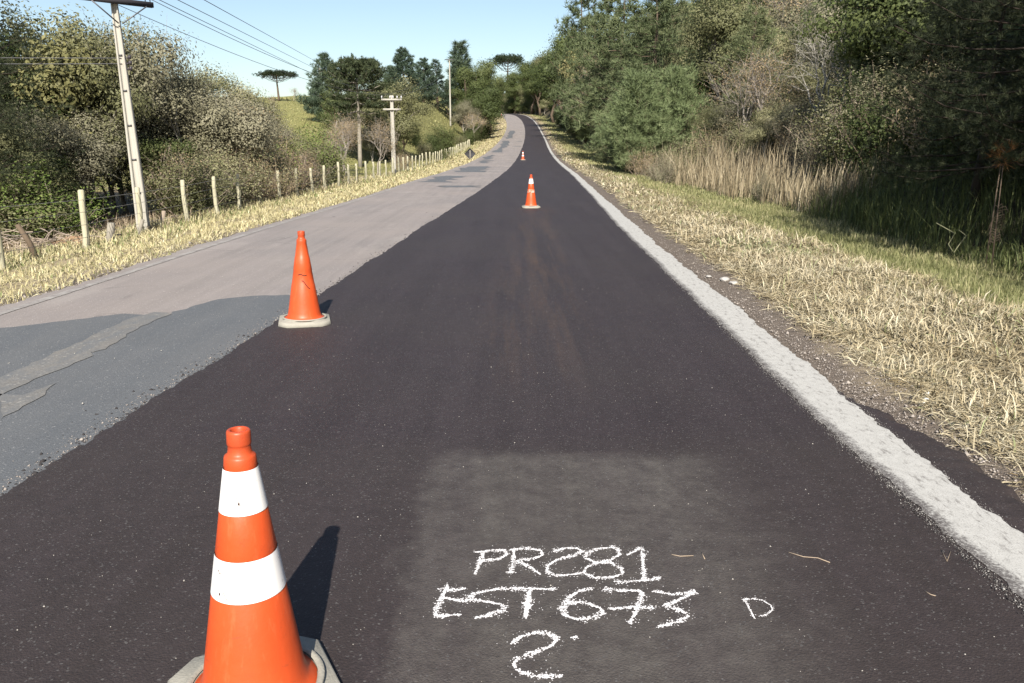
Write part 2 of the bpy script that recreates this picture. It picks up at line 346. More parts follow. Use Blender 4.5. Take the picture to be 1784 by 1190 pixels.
sheet('edge_line', Yr, Uline, lambda U, Y: rz_(Y)+np.array([.0345, .0362, .0362, .0362, .0345])[None], m_line(), tone=lambda U, Y: np.repeat(np.array([0, .12, .5, .88, 1.])[None], len(U), 0))
TL = m_thinline()
sheet('faded_edge_line', Yr[Yr < 345], lambda Y: np.stack([-wo(Y)+.02+jit(Y, 21, .01), -wo(Y)+.12+jit(Y, 22, .01)], 1), lambda U, Y: rz_(Y)+.005+0*U, TL)
for y0 in (150, 205, 236, 262):
    sheet('centre_dash', span((y0, y0+4.01, 1)), lambda Y: np.stack([-.42+0*Y, -.3+0*Y], 1), lambda U, Y: rz_(Y)+.005+0*U, TL)
# patches and worn strips on the old lane: each a sheet of its own with an uneven outline
def outline(name, pts, mat, z, amp=.03, seed=1):
    P = []; r = np.random.default_rng(seed); n = len(pts)
    for i in range(n):
        a = np.array(pts[i]); b = np.array(pts[(i+1) % n]); L = np.linalg.norm(b-a); k = max(2, int(L/.09))
        for t in np.arange(k)/k: P.append(a+(b-a)*t+r.normal(0, amp*.6, 2)*(t > 0))
    P = np.array(P); c = np.array(pts).mean(0)
    import mathutils.geometry as mg
    tri = mg.tessellate_polygon([[(*p, 0) for p in P]])
    V = [(p[0], p[1], float(rz_(p[1]))+z) for p in P]
    T = [t if np.cross(P[t[1]]-P[t[0]], P[t[2]]-P[t[0]]) > 0 else (t[0], t[2], t[1]) for t in tri]
    o = link(name, mesh_np(name, V, None, T, mat)); o['kind'] = 'structure'; return o
g2 = lambda px, py: tuple(onplane(px, py)[:2])
joint = lambda Y: (float(bx(Y))+.03, Y)
outline('asphalt_patch', [g2(500, 514), g2(440, 516), g2(380, 522), g2(330, 536), g2(300, 546), g2(262, 552), g2(215, 547), g2(110, 560), g2(0, 572), (-4.55, 5.9), (-4.6, 3.5), (-4.7, 1.0), joint(.8), joint(2.5), joint(4), joint(5.5), joint(7), joint(8.15)], M_PATCH, .004)
outline('worn_strip', [g2(268, 545), g2(235, 553), g2(190, 573), g2(110, 610), g2(0, 660), (-4.4, 3.4), (-4.1, 3.0), g2(0, 692), g2(60, 662), g2(120, 640), g2(190, 604), g2(245, 570), g2(300, 548)], M_STREAK, .008, .022, 4)
outline('worn_strip', [g2(0, 688), g2(40, 690), g2(100, 668), g2(60, 700), g2(0, 735)], M_STREAK, .008, .022, 6)
def upatch(Y0, Y1, u0, u1, seed):
    n = 8; q = np.random.default_rng(seed); n = 14; A = [(float(bx(y))+(u0+q.uniform(0, .16))*float(wo(y)), y+q.normal(0, .04)*(Y1-Y0)) for y in np.linspace(Y0, Y1, n)]; B = [(float(bx(y))+(u1-q.uniform(0, .2))*float(wo(y)), y+q.normal(0, .04)*(Y1-Y0)) for y in np.linspace(Y1, Y0, n)]
    outline('asphalt_patch', A+B, M_PATCH, .004, .08, seed)
for k, a in enumerate([(34, 41, -.95, -.45), (46, 58, -.95, -.3), (66, 74, -.9, -.5), (76, 90, -.95, -.6), (100, 140, -.92, -.5), (118, 119.5, -.42, -.02), (136, 138, -.35, -.02), (150, 190, -.9, -.45), (30, 31.2, -.6, -.02)]): upatch(*a, 30+k)

# ------------------------------------------------------------------ grass and loose stuff
def blades(P, L, W, lean, az, tone, curl=.6):
    """bent blades: foot quad and tip triangle; P (n,3) feet"""
    n = len(P); up = np.array([0, 0, 1.])
    h = np.stack([np.cos(az), np.sin(az), 0*az], 1); s = np.stack([-np.sin(az), np.cos(az), 0*az], 1)
    s = s+rng.normal(0, .35, (n, 3)); s /= np.linalg.norm(s, axis=1)[:, None]
    d1 = np.cos(lean)[:, None]*up+np.sin(lean)[:, None]*h
    l2 = np.minimum(lean+curl*rng.uniform(.3, 1.3, n), 1.75); d2 = np.cos(l2)[:, None]*up+np.sin(l2)[:, None]*h
    L = L[:, None]; W = W[:, None]/2
    m = P+d1*L*.55; t = m+d2*L*.45
    V = np.stack([P-s*W*.8, P+s*W*.8, m+s*W, m-s*W, t], 1).reshape(-1, 3)
    b = np.arange(n)[:, None]*5
    return V, b+np.array([[0, 1, 2, 3]]), b+np.array([[3, 2, 4]]), np.repeat(tone, 5)
def pick(n, Y0, Y1, ufun):
    Y = rng.uniform(Y0, Y1, n); a, b = ufun(Y); u = a+(b-a)*rng.uniform(0, 1, n); return u, Y
def clumpn(x, y, s=1.): return np.clip(.5+.35*np.sin(x*3.1*s+1.7*np.sin(y*2.3*s))*np.sin(y*2.7*s+1.3*np.sin(x*1.9*s))+.25*np.sin(x*7.3*s+y*5.1*s), 0, 1)
class Grass:
    def __init__(s): s.a = []
    def add(s, u, Y, L, W, lean, tone, az=None, sink=.01):
        n = len(u); x = bx(Y)+u; P = np.stack([x, Y, rz_(Y)+side(u, Y)-sink], 1)
        s.a.append((P, L, W, lean, rng.uniform(0, 6.283, n) if az is None else az, np.clip(tone, 0, 1)))
    def done(s, name, mat, label=None, curl=.6):
        P, L, W, le, az, t = (np.concatenate([q[i] for q in s.a]) for i in range(6))
        V, Q, T, to = blades(P, L, W, le, az, t, curl)
        o = link(name, mesh_np(name, V, Q, T, mat, to)); o['kind'] = 'stuff'
        if label: o['label'] = label
        return o
NR = lambda n, m, s: rng.normal(m, s, n)
g = Grass()       # right verge: mown straw lying every way
for Y0, Y1, n, w_, l_ in ((2.2, 6, 52000, .0072, .14), (6, 12, 62000, .009, .15), (12, 24, 44000, .015, .18), (24, 55, 26000, .03, .2), (55, 150, 16000, .07, .24), (150, 300, 7000, .16, .3)):
    u, Y = pick(n, Y0, Y1, lambda Y: (wn(Y)+.55+.0*Y, wn(Y)+3.4+0*Y))
    x = bx(Y)+u; e = u-wn(Y)-.55
    cl = clumpn(x, Y, .8); edge = .22+.34*clumpn(Y*1.3, Y*.4, .9)+.55*np.exp(-(np.maximum(0, 4.6-Y))**2*.0)*(Y < 4.4)*(4.4-Y)*.2
    keep = (e > edge*rng.uniform(.25, 1.4, n)) & (rng.uniform(0, 1, n) < .45+.75*cl) & (e < 2.15-.75*sm(11, 18, Y)+.6*clumpn(Y, x*.5, .5)-rng.exponential(.12, n)) & (rng.uniform(0, 1, n) < .35+e*2)
    u, Y, x, cl = u[keep], Y[keep], x[keep], cl[keep]; m = len(u)
    up = sm(.3, 1.1, u-wn(Y)-.55)
    lean = np.clip(np.where(rng.uniform(0, 1, m) < .1+.32*up*cl, NR(m, .75, .3), NR(m, 1.33, .17)), .05, 1.52)
    gp = clumpn(x*.6+4, Y*.6, .55)
    tone = np.clip(NR(m, .22+.38*cl+.12*clumpn(x*.3, Y*.5, 1.), .24), 0, .94)
    tone = np.where(rng.uniform(0, 1, m) < .03+.3*sm(.62, .85, gp), 1., tone)
    g.add(u, Y, l_*rng.uniform(.45, 1.35, m), w_*rng.uniform(.5, 1.3, m), lean, tone, sink=-.02*rng.uniform(0, 1, m)*up*2)
for Y0, Y1, n, w_, l_ in ((2.2, 6, 30000, .006, .1), (6, 13, 40000, .008, .11), (13, 26, 26000, .013, .13)):
    u, Y = pick(n, Y0, Y1, lambda Y: (wn(Y)+.62, wn(Y)+2.9)); x = bx(Y)+u; k = rng.uniform(0, 1, n) < sm(0, .35, u-wn(Y)-.55-.3*clumpn(Y*1.3, Y*.4, .9)); u, Y, x = u[k], Y[k], x[k]; m = len(u)
    g.add(u, Y, l_*rng.uniform(.4, 1.3, m), w_*rng.uniform(.5, 1.3, m), np.clip(NR(m, 1.38, .14), .3, 1.53), np.clip(NR(m, .2+.35*clumpn(x*.7, Y*.7, 1.), .22), 0, .94), sink=-.012)
g.done('dry_mown_grass', F['straw'], 'pale straw coloured mown grass lying along the right verge beside the white line')
g = Grass()       # green strip between straw and wood
for Y0, Y1, n, w_, l_ in ((5, 12, 30000, .006, .12), (12, 24, 30000, .011, .14), (24, 55, 24000, .022, .16), (55, 150, 14000, .06, .2), (150, 300, 6000, .14, .28)):
    u, Y = pick(n, Y0, Y1, lambda Y: (wn(Y)+2.2-.8*sm(11, 18, Y), wn(Y)+6.2)); x = bx(Y)+u
    k = rng.uniform(0, 1, n) < np.where(u-wn(Y) < 3.0-.8*sm(11, 18, Y), .22+.5*(clumpn(x, Y, .5) > .6), 1)
    u, Y = u[k], Y[k]; m = len(u); x = bx(Y)+u
    g.add(u, Y, l_*rng.uniform(.4, 1.3, m), w_*rng.uniform(.6, 1.3, m), np.abs(NR(m, .3, .35)), NR(m, .5+.35*clumpn(x*1.2, Y*.7, .6), .22))
g.done('green_verge_grass', F['green'], 'short green grass strip between the straw and the right-hand wood')
g = Grass()       # left verge
for Y0, Y1, n, w_, l_ in ((4, 14, 34000, .012, .13), (14, 30, 36000, .018, .16), (30, 60, 24000, .035, .2), (60, 160, 15000, .08, .26), (160, 300, 5000, .18, .3)):
    u, Y = pick(n, Y0, Y1, lambda Y: (-wo(Y)-5.6, -wo(Y)-.18)); x = bx(Y)+u; d = -u-wo(Y); cl = clumpn(x, Y, .8)
    k = (rng.uniform(0, 1, n) < .4+.8*cl) & (d > .12+.3*clumpn(Y*1.1, Y*.3)*rng.uniform(0, 1.2, n)); u, Y, x, cl, d = u[k], Y[k], x[k], cl[k], d[k]; m = len(u)
    lean = np.clip(np.where(rng.uniform(0, 1, m) < .5, NR(m, .5, .3), NR(m, 1.15, .25)), 0, 1.5)
    tone = np.where((rng.uniform(0, 1, m) < .05+.28*sm(1.6, 3.6, d)*(clumpn(x, Y*.5, .6) > .45)), 1., np.clip(NR(m, .55+.12*cl, .2), 0, .95))
    g.add(u, Y, l_*.8*rng.uniform(.4, 1.4, m)*(1+.8*sm(3, 4.5, d)), w_*rng.uniform(.5, 1.3, m), lean, tone)
g.done('yellow_verge_grass', F['strawy'], 'yellow dry grass between the old lane and the post and wire fence')
g = Grass()       # withered growth behind the fence
for Y0, Y1, n, w_, l_ in ((9, 18, 16000, .014, .22), (18, 34, 16000, .02, .3), (34, 60, 9000, .035, .3)):
    u, Y = pick(n, Y0, Y1, lambda Y: (-wo(Y)-15+0*Y, -wo(Y)-4.3)); m = len(u); x = bx(Y)+u; cl = clumpn(x, Y, .7)
    k = rng.uniform(0, 1, m) < .25+.9*cl; u, Y, cl = u[k], Y[k], cl[k]; m = len(u)
    g.add(u, Y, l_*rng.uniform(.4, 1.5, m), w_*rng.uniform(.4, 1.2, m), np.clip(NR(m, .9, .45), 0, 1.5), NR(m, .5, .25))
g.done('withered_field_grass', F['drybrush'], 'brown withered grass and stubble behind the left fence')
g = Grass()       # grass of the far hill on the left
for Y0, Y1, n, a, b, w_, l_ in ((40, 75, 40000, 30, 4.5, .035, .14), (75, 120, 44000, 60, 4.5, .06, .18), (120, 230, 40000, 70, 5, .12, .26)):
    u, Y = pick(n, Y0, Y1, lambda Y: (-wo(Y)-a, -wo(Y)-b)); m = n; x = bx(Y)+u
    g.add(u, Y, l_*rng.uniform(.5, 1.3, m), w_*rng.uniform(.5, 1.2, m), np.clip(NR(m, .45, .35), 0, 1.4), NR(m, .35+.4*clumpn(x*.3, Y*.3, .5), .18))
g.done('hill_grass', F['field'], 'yellow green grass covering the hill slope left of the road')
g = Grass()       # reeds on the right
for Y0, Y1, n, u0, u1, l_ in ((19, 26, 2200, 5.1, 6.8, 1.0), (26, 34, 3000, 4.5, 6.6, 1.35), (34, 43, 2600, 4.1, 6.4, 1.8), (43, 50, 600, 3.9, 5.2, 1.3)):
    u, Y = pick(n, Y0, Y1, lambda Y: (wn(Y)+u0, wn(Y)+u1)); m = len(u); x = bx(Y)+u; cl = clumpn(x*2, Y*2, .6)
    cl = clumpn(x*1.3, Y*.9, .8); k = rng.uniform(0, 1, m) < .12+1.1*cl**1.5; u, Y, cl = u[k], Y[k], cl[k]; m = len(u)
    g.add(u, Y, l_*rng.uniform(.25, 1.15, m)*(.45+.75*cl), .026*rng.uniform(.4, 1.3, m), np.abs(NR(m, .1, .17)), NR(m, .42+.35*(cl-.5), .25), az=NR(m, 0, 1.6))
g.done('tall_dry_reeds', F['reed'], 'tall straw coloured reeds standing at the foot of the right-hand wood', .35)
g = Grass()       # rank grass under the pine, coloured darker to deepen its shade
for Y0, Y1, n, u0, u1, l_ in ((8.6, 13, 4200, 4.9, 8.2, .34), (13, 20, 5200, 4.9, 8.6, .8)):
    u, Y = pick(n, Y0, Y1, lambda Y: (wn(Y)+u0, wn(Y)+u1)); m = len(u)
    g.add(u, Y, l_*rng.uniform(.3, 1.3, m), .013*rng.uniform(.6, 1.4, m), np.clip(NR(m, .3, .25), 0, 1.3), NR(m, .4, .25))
g.done('rank_shade_grass', F['dark'], 'rank grass coloured dark green to deepen the shade under the right-hand pine')
def crumbs(name, n, fn, size, mat, label):
    X = fn(n); m = len(X); s = size*np.exp(NR(m, 0, .5)); mb = []
    base = np.array([[1, 0, 0], [0, 1, 0], [-1, 0, 0], [0, -1, 0], [0, 0, .8], [0, 0, -.4]], float)
    V = base[None]*s[:, None, None]*rng.uniform(.5, 1.2, (m, 6, 1)); a = rng.uniform(0, 6.28, m)
    ca, sa = np.cos(a)[:, None], np.sin(a)[:, None]
    V = np.stack([V[..., 0]*ca-V[..., 1]*sa, V[..., 0]*sa+V[..., 1]*ca, V[..., 2]], -1)+X[:, None]
    t = np.array([[0, 1, 4], [1, 2, 4], [2, 3, 4], [3, 0, 4], [1, 0, 5], [2, 1, 5], [3, 2, 5], [0, 3, 5]])
    T = (np.arange(m)[:, None, None]*6+t[None]).reshape(-1, 3)
    o = link(name, mesh_np(name, V.reshape(-1, 3), None, T, mat)); o['kind'] = 'stuff'; o['label'] = label
DKCR = N('asphalt_crumb').col((.03, .027, .028)).m
GRV = N('pale_gravel'); GRV.col(GRV.mix(GRV.noise(9, 2), (.12, .1, .09), (.42, .38, .34))); GRV = GRV.m
LTG = N('pale_grit').col((.36, .34, .31)).m
def f1(n):
    Y = 1.5+rng.exponential(4.5, n); u = NR(n, -.01, .02)-rng.exponential(.06, n)*(rng.uniform(0, 1, n) < .5); return np.stack([bx(Y)+u, Y, .004+0*Y], 1)
crumbs('loose_asphalt', 1500, f1, .0062, DKCR, 'loose black asphalt crumbs along the joint of old and new lane')
def f2(n):
    Y = 1.5+rng.exponential(5, n); u = wn(Y)+.42+np.abs(NR(n, .0, .3)); return np.stack([bx(Y)+u, Y, rz_(Y)+np.maximum(side(u, Y), -.04)+.003], 1)
crumbs('shoulder_gravel', 9000, f2, .0048, GRV, 'fine gravel on the shoulder between white line and straw')
def f3(n):
    Y = rng.uniform(1.6, 9, n); u = rng.uniform(.1, 1, n)*wn(Y); return np.stack([bx(Y)+u, Y, .0325+0*Y], 1)
crumbs('road_grit', 1500, f3, .0016, LTG, 'tiny pale grit scattered over the fresh asphalt')
def f6(n):
    Y = 1.5+rng.exponential(5.5, n); u = -.02-np.abs(NR(n, 0, .07)); return np.stack([bx(Y)+u, Y, .005+0*Y], 1)
crumbs('road_grit', 2200, f6, .003, GRV, 'pale grey grit swept along the joint of old and new lane')
def f7(n):
    Y = 1.8+rng.exponential(4, n); u = wn(Y)-.03+.045*sm(5, 2.5, Y)+NR(n, .0, .017); return np.stack([bx(Y)+u, Y, .0355+0*Y], 1)
WCH = N('white_paint_chip').col((.3, .29, .275)).m
crumbs('paint_grit', 6000, f7, .0014, WCH, 'pale chips scattered along the inner edge of the white line')
crumbs('loose_asphalt', 3600, f7, .0022, DKCR, 'dark crumbs scattered over the inner edge of the white line')
def f8(n):
    Y = 1.8+rng.exponential(4, n); u = wn(Y)+.30+NR(n, .0, .018); return np.stack([bx(Y)+u, Y, .034+0*Y], 1)
crumbs('paint_grit', 3000, f8, .0015, WCH, 'pale chips scattered along the outer edge of the white line')
def f4(n):
    Y = 4+rng.exponential(9, n); d = np.abs(NR(n, .05, .25)); u = -wo(Y)-d; return np.stack([bx(Y)+u, Y, rz_(Y)+np.maximum(side(u, Y), -.055)+.005], 1)
crumbs('shoulder_gravel', 6000, f4, .008, GRV, 'fine gravel along the left edge of the old lane')
def f5(n):
    Y = rng.uniform(2.5, 12, n); u = -rng.uniform(.1, 1, n)*wo(Y); return np.stack([bx(Y)+u, Y, .012+0*Y], 1)
crumbs('road_grit', 400, f5, .003, LTG, 'tiny pale grit scattered over the dark patch of the old lane')
#NEXT
# ------------------------------------------------------------------ plants: prototypes built once, copied as things with their parts
def curve(a, b, k, wig, sag=0.):
    t = np.linspace(0, 1, k)[:, None]; a = np.asarray(a, float); b = np.asarray(b, float); L = np.linalg.norm(b-a)
    P = a+(b-a)*t; P[1:-1] += rng.normal(0, wig*L, (k-2, 3)); P[:, 2] += sag*L*np.sin(np.pi*t[:, 0]); return P
def leaf_quads(P, nrm, L, W, tone):
    """folded leaf quads at P facing nrm"""
    n = len(P); nrm = nrm/(np.linalg.norm(nrm, axis=1)[:, None]+1e-9)
    r = rng.normal(0, 1, (n, 3)); a = np.cross(nrm, r); a /= np.linalg.norm(a, axis=1)[:, None]+1e-9; b = np.cross(nrm, a)
    L = (L*rng.uniform(.6, 1.35, n))[:, None]/2; W = (W*rng.uniform(.6, 1.35, n))[:, None]/2
    V = np.stack([P-a*L, P+b*W-a*L*.1, P+a*L, P-b*W-a*L*.1], 1).reshape(-1, 3)
    return V, np.arange(n)[:, None]*4+np.arange(4)[None], np.repeat(tone, 4)
def needle_tufts(P, D, n, L, W, tone, spread=.8):
    m = len(P); D = D/(np.linalg.norm(D, axis=1)[:, None]+1e-9)
    P = np.repeat(P, n, 0); d = np.repeat(D, n, 0)+rng.normal(0, spread, (m*n, 3)); d /= np.linalg.norm(d, axis=1)[:, None]
    s = np.cross(d, rng.normal(0, 1, (m*n, 3))); s /= np.linalg.norm(s, axis=1)[:, None]+1e-9
    l = (L*rng.uniform(.6, 1.2, m*n))[:, None]; V = np.stack([P-s*W/2, P+s*W/2, P+d*l], 1).reshape(-1, 3)
    return V, np.arange(m*n)[:, None]*3+np.arange(3)[None], np.repeat(np.clip(np.repeat(tone, n)+NR(m*n, 0, .12), 0, 1), 3)
def lumps(n, rx, rz, zc, lob=7, flat=.0, seed=0):
    """n cluster centres in an uneven crown: several overlapping lobes"""
    r = np.random.default_rng(seed); out = []
    th = r.uniform(0, 6.28, lob); ph = r.uniform(-.8, 1, lob); q = r.uniform(.35, .72, lob)
    cen = np.stack([q*rx*np.cos(th)*np.sqrt(1-(ph*.8)**2), q*rx*np.sin(th)*np.sqrt(1-(ph*.8)**2), zc+ph*rz*.68], 1); rad = r.uniform(.32, .56, lob)
    i = r.integers(0, lob, n); d = r.normal(0, 1, (n, 3)); d /= np.linalg.norm(d, axis=1)[:, None]
    rr = r.uniform(.25, 1, n)**(1/2.2)
    return cen[i]+d*rr[:, None]*rad[i][:, None]*np.array([rx, rx, rz*.85]), d, i
def broadleaf(name, h, rx, nc, nl, L, W, leaf, bk, seed, zb=.28, rcl=.3, lob=8, bare=0., trunk_r=None, sag=.0, limbs=7):
    global rng; rng = np.random.default_rng(seed)
    zc = h*(zb+1)/2; rz = h*(1-zb)/2
    Cn, D, lobe = lumps(nc, rx, rz, zc, lob, seed=seed)
    Cn[:, 2] = np.maximum(Cn[:, 2], h*zb*.6)
    tb = MB(); r0 = trunk_r or h*.018; top = np.array([rng.normal(0, .12*rx), rng.normal(0, .12*rx), h*.82])
    tr = curve((0, 0, -.25), top, 7, .025); tb.tube(tr, np.linspace(r0*1.25, r0*.25, 7), 7)
    for l in range(lob):
        m = np.where(lobe == l)[0]
        if not len(m): continue
        c = Cn[m].mean(0); k = min(5, max(1, int((c[2]*.62)/h*7))); st = tr[k]
        lb = curve(st, c, 5, .05, .05); tb.tube(lb, np.linspace(r0*.55, r0*.16, 5), 5, False)
        for j in m[:min(len(m), (17 if bare == 2 else 10) if bare else 8)]:
            s2 = lb[rng.integers(2, 5)]; e = Cn[j]+D[j]*rcl*.4
            tb.tube(curve(s2, e, 4, .07, .03), [r0*.17, r0*.12, r0*.08, r0*.03], 3, False)
            if bare:
                for q in range(2):
                    e2 = e+(rng.normal(0, 1, 3)+[0, 0, .5])*rcl*1.1; tb.tube(curve(e-(e-s2)*rng.uniform(.1, .5), e2, 3, .06), [r0*.09, r0*.06, r0*.025], 3, False)
    n = int(nl/nc); P = np.repeat(Cn, n, 0); off = rng.normal(0, 1, P.shape)*np.array([1, 1, .62])*rcl; P = P+off
    nrm = np.repeat(D, n, 0)*.6+off/rcl*.9+np.array([0, 0, .45])+rng.normal(0, .24, P.shape)
    ct = rng.uniform(.1, .8, nc); tone = np.clip(np.repeat(ct*.8+.1, n)+NR(len(P), 0, .09), 0, 1)
    V, Q, to = leaf_quads(P, nrm, L, W, tone)
    return dict(h=h, parts=[('trunk', tb.mesh(name+'_trunk', bk, True)), ('crown', mesh_np(name+'_crown', V, Q, None, leaf, to))])
def pine(name, h, rx, nb, leaf, bk, seed, z0=.2, nt=9, nn=14, L=.3, W=.035, shape=1., up=.25, dens=1., top_r=.12):
    global rng; rng = np.random.default_rng(seed)
    tb = MB(); r0 = h*.016; tr = curve((0, 0, -.25), (rng.normal(0, .02*h), rng.normal(0, .02*h), h), 8, .006); tb.tube(tr, np.linspace(r0*1.3, r0*.1, 8), 7)
    P = []; D = []
    for i in range(nb):
        f = z0+(1-z0)*((i+rng.uniform(0, 1))/nb)**.9; k = f*7; a = tr[int(k)]*(1-k % 1)+tr[min(7, int(k)+1)]*(k % 1)
        az = i*2.4+rng.uniform(-.5, .5); le = rx*((1-f)/(1-z0))**shape*rng.uniform(.65, 1.15)+top_r*rx*rng.uniform(.6, 1.2)
        if f < z0+.12: le *= rng.uniform(.5, 1)
        d = np.array([math.cos(az), math.sin(az), up+rng.uniform(-.2, .25)]); e = a+d*le
        b = curve(a, e, 5, .012, -.06); b[-1, 2] += .06*le; tb.tube(b, np.linspace(r0*.32*(1-f*.6), r0*.07, 5), 4, False)
        m = max(3, int(nt*le/rx*dens+2))
        for q in range(m):
            t = rng.uniform(.4, 1.05)*4; j = min(3, int(t)); p = b[j]+(b[j+1]-b[j])*(t-j)
            p = p+rng.normal(0, .11*le+.04, 3)*np.array([1, 1, .6]); P.append(p); D.append(d*.8+np.array([0, 0, .75])+rng.normal(0, .3, 3))
    P = np.array(P); D = np.array(D); tone = np.clip(NR(len(P), .48, .2), 0, 1)
    V, T, to = needle_tufts(P, D, nn, L, W, tone)
    return dict(h=h, parts=[('trunk', tb.mesh(name+'_trunk', bk, True)), ('crown', mesh_np(name+'_crown', V, None, T, leaf, to))])
def araucaria(name, h, rx, seed, dense=False):
    global rng; rng = np.random.default_rng(seed); tb = MB(); r0 = h*.019
    tr = curve((0, 0, -.3), (rng.normal(0, .1), 0, h*.93), 7, .006); tb.tube(tr, np.linspace(r0*1.2, r0*.55, 7), 8); P = []; D = []
    rings = [(.55, .75, -.03), (.62, .92, -.02), (.68, 1., 0), (.74, 1., .06), (.8, .92, .1), (.86, .86, .08), (.92, .74, .06), (.975, .5, .03)] if dense else [(.64, .9, .27), (.7, 1.05, .22), (.76, .8, .19), (.82, .5, .14), (.87, .8, .09), (.92, .45, .05)]
    for f, q, upr in rings:
        k = 11 if dense else 7
        for i in range(k):
            az = i/k*6.283+rng.uniform(-.25, .25)+f*9; le = rx*q*rng.uniform(.85, 1.08); a = np.array([tr[-1, 0]*f, 0, h*f])
            e = a+np.array([math.cos(az)*le, math.sin(az)*le, upr*h*rng.uniform(.8, 1.1)]); b = curve(a, e, 5, .015, -.1 if dense else -.14); tb.tube(b, np.linspace(r0*.3, r0*.14, 5), 4, False)
            bare = dense and f < .6
            for s_ in range(3 if bare else (34 if dense else 40)):
                t = rng.uniform(.86 if bare else (.5 if dense else .84), 1.04)*4; j = min(3, int(t)); p = b[j]+(b[j+1]-b[j])*(t-j)
                P.append(p+rng.normal(0, 1, 3)*np.array([.09, .09, .03] if dense else [.115, .115, .085])*rx); D.append(rng.normal(0, .5, 3)+[0, 0, .8])
    P = np.array(P); V, T, to = needle_tufts(P, np.array(D), 12, .035*h, .006*h, np.clip(NR(len(P), .4, .2), 0, 1), 1.0)
    return dict(h=h, parts=[('trunk', tb.mesh(name+'_trunk', BK['grey'] if dense else BK['brown'], True)), ('crown', mesh_np(name+'_crown', V, None, T, F['arau'], to))])
def shrub(name, h, rx, nst, nl, L, W, leaf, bk, seed, low=.15, rcl=.2):
    global rng; rng = np.random.default_rng(seed); tb = MB(); tips = []
    for i in range(nst):
        az = rng.uniform(0, 6.28); q = rng.uniform(.1, 1)*rx; e = np.array([math.cos(az)*q, math.sin(az)*q, h*rng.uniform(.55, 1)*(1-.35*(q/rx)**2)])
        b = curve((math.cos(az)*q*.25, math.sin(az)*q*.25, -.1), e, 5, .05); tb.tube(b, np.linspace(.016, .004, 5)*h/1.6, 3, False)
        for j in range(5):
            t = rng.uniform(max(.1, low), 1)*4; k = min(3, int(t)); p = b[k]+(b[k+1]-b[k])*(t-k)
            e2 = p+rng.normal(0, .16, 3)*rx+np.array([0, 0, .12*h]); tb.tube(np.array([p, (p+e2)/2+rng.normal(0, .02, 3), e2]), [.006*h/1.6, .004, .002], 3, False); tips += [e2, (p+e2)/2]
    tips = np.array(tips); n = max(1, int(nl/len(tips))); P = np.repeat(tips, n, 0)+rng.normal(0, rcl, (len(tips)*n, 3)); P[:, 2] = np.maximum(P[:, 2], .03)
    nrm = (P-np.array([0, 0, h*.4]))/rx+rng.normal(0, .6, P.shape)+np.array([0, 0, .4])
    tone = np.clip(np.repeat(rng.uniform(.2, .75, len(tips)), n)+NR(len(P), 0, .15), 0, 1); V, Q, to = leaf_quads(P, nrm, L, W, tone)
    return dict(h=h, parts=[('stem', tb.mesh(name+'_stem', bk, False)), ('foliage', mesh_np(name+'_foliage', V, Q, None, leaf, to))])
PR = {}
def reg(kind, lst): PR[kind] = lst
reg('olive', [broadleaf('olive_tree', 7, 2.5, 80, 21000, .125, .068, F['olive'], BK['grey'], 100+i, .26, .44, 9) for i in range(4)])
reg('grey', [broadleaf('grey_tree', 6.5, 2.5, 85, 19000, .115, .06, F['grey'], BK['grey'], 120+i, .24, .42, 9, bare=1) for i in range(3)])
reg('dark', [broadleaf('dark_tree', 8, 2.7, 85, 21000, .145, .085, F['dark'], BK['brown'], 140+i, .15, .46, 8) for i in range(3)])
reg('bright', [broadleaf('bright_tree', 5, 2.4, 120, 12000, .15, .09, F['bright'], BK['grey'], 160+i, .12, .3, 7) for i in range(2)])
reg('yellow', [broadleaf('yellow_tree', 5, 1.9, 100, 7000, .14, .08, F['yellow'], BK['grey'], 170+i, .2, .34, 6) for i in range(1)])
reg('bare', [broadleaf('bare_tree', 6, 2.3, 110, 2400, .10, .05, F['brown'], BK['bare'], 180+i, .3, .42, 8, bare=2, trunk_r=.075) for i in range(3)])
reg('palebare', [broadleaf('pale_bare_tree', 6, 2.2, 60, 1800, .10, .05, F['grey'], BK['pale'], 190+i, .38, .4, 6, bare=2, trunk_r=.11) for i in range(2)])
reg('talldark', [broadleaf('tall_dark_tree', 14, 4.7, 110, 22000, .24, .14, F['dark'], BK['brown'], 155+i, .3, .7, 10) for i in range(2)])
reg('pine', [pine('pine_tree', 11, 2.9, 62, F['pine'], BK['brown'], 200+i, .16, 15, 15, .5, .05, .75, .12, 1.5, .2) for i in range(3)])
reg('spruce', [pine('spruce_tree', 11, 2.4, 80, F['spruce'], BK['brown'], 220+i, .05, 13, 14, .5, .055, .95, .2, 1.4, .12) for i in range(2)])
reg('bushy', [pine('bushy_conifer', 11, 3.7, 95, F['spruce'], BK['brown'], 225+i, .04, 20, 16, .6, .075, .62, .15, 1.4, .08) for i in range(2)])
reg('slim', [pine('slim_cypress', 9, 1.1, 70, F['spruce'], BK['brown'], 230, .04, 12, 13, .5, .06, .8, .9, 1.6, .3)])
reg('young', [pine('young_pine', 4.6, 1.75, 62, F['young'], BK['brown'], 240+i, .04, 16, 16, .36, .028, .62, .75, 1.5, .16) for i in range(2)])
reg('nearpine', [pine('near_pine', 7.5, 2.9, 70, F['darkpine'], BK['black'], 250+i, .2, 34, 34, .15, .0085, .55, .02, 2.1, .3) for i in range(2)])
reg('flat', [araucaria('flat_araucaria', 9, 3.2, 260)])
reg('roundar', [araucaria('round_araucaria', 10, 2.9, 262, True)])
reg('shrub_olive', [shrub('olive_shrub', 2., 1.3, 26, 11000, .065, .036, F['olive'], BK['twig'], 300+i, .1, .16) for i in range(3)])
reg('shrub_grey', [shrub('grey_shrub', 2.2, 1.4, 30, 9000, .06, .032, F['grey'], BK['twig'], 310+i, .15, .17) for i in range(3)])
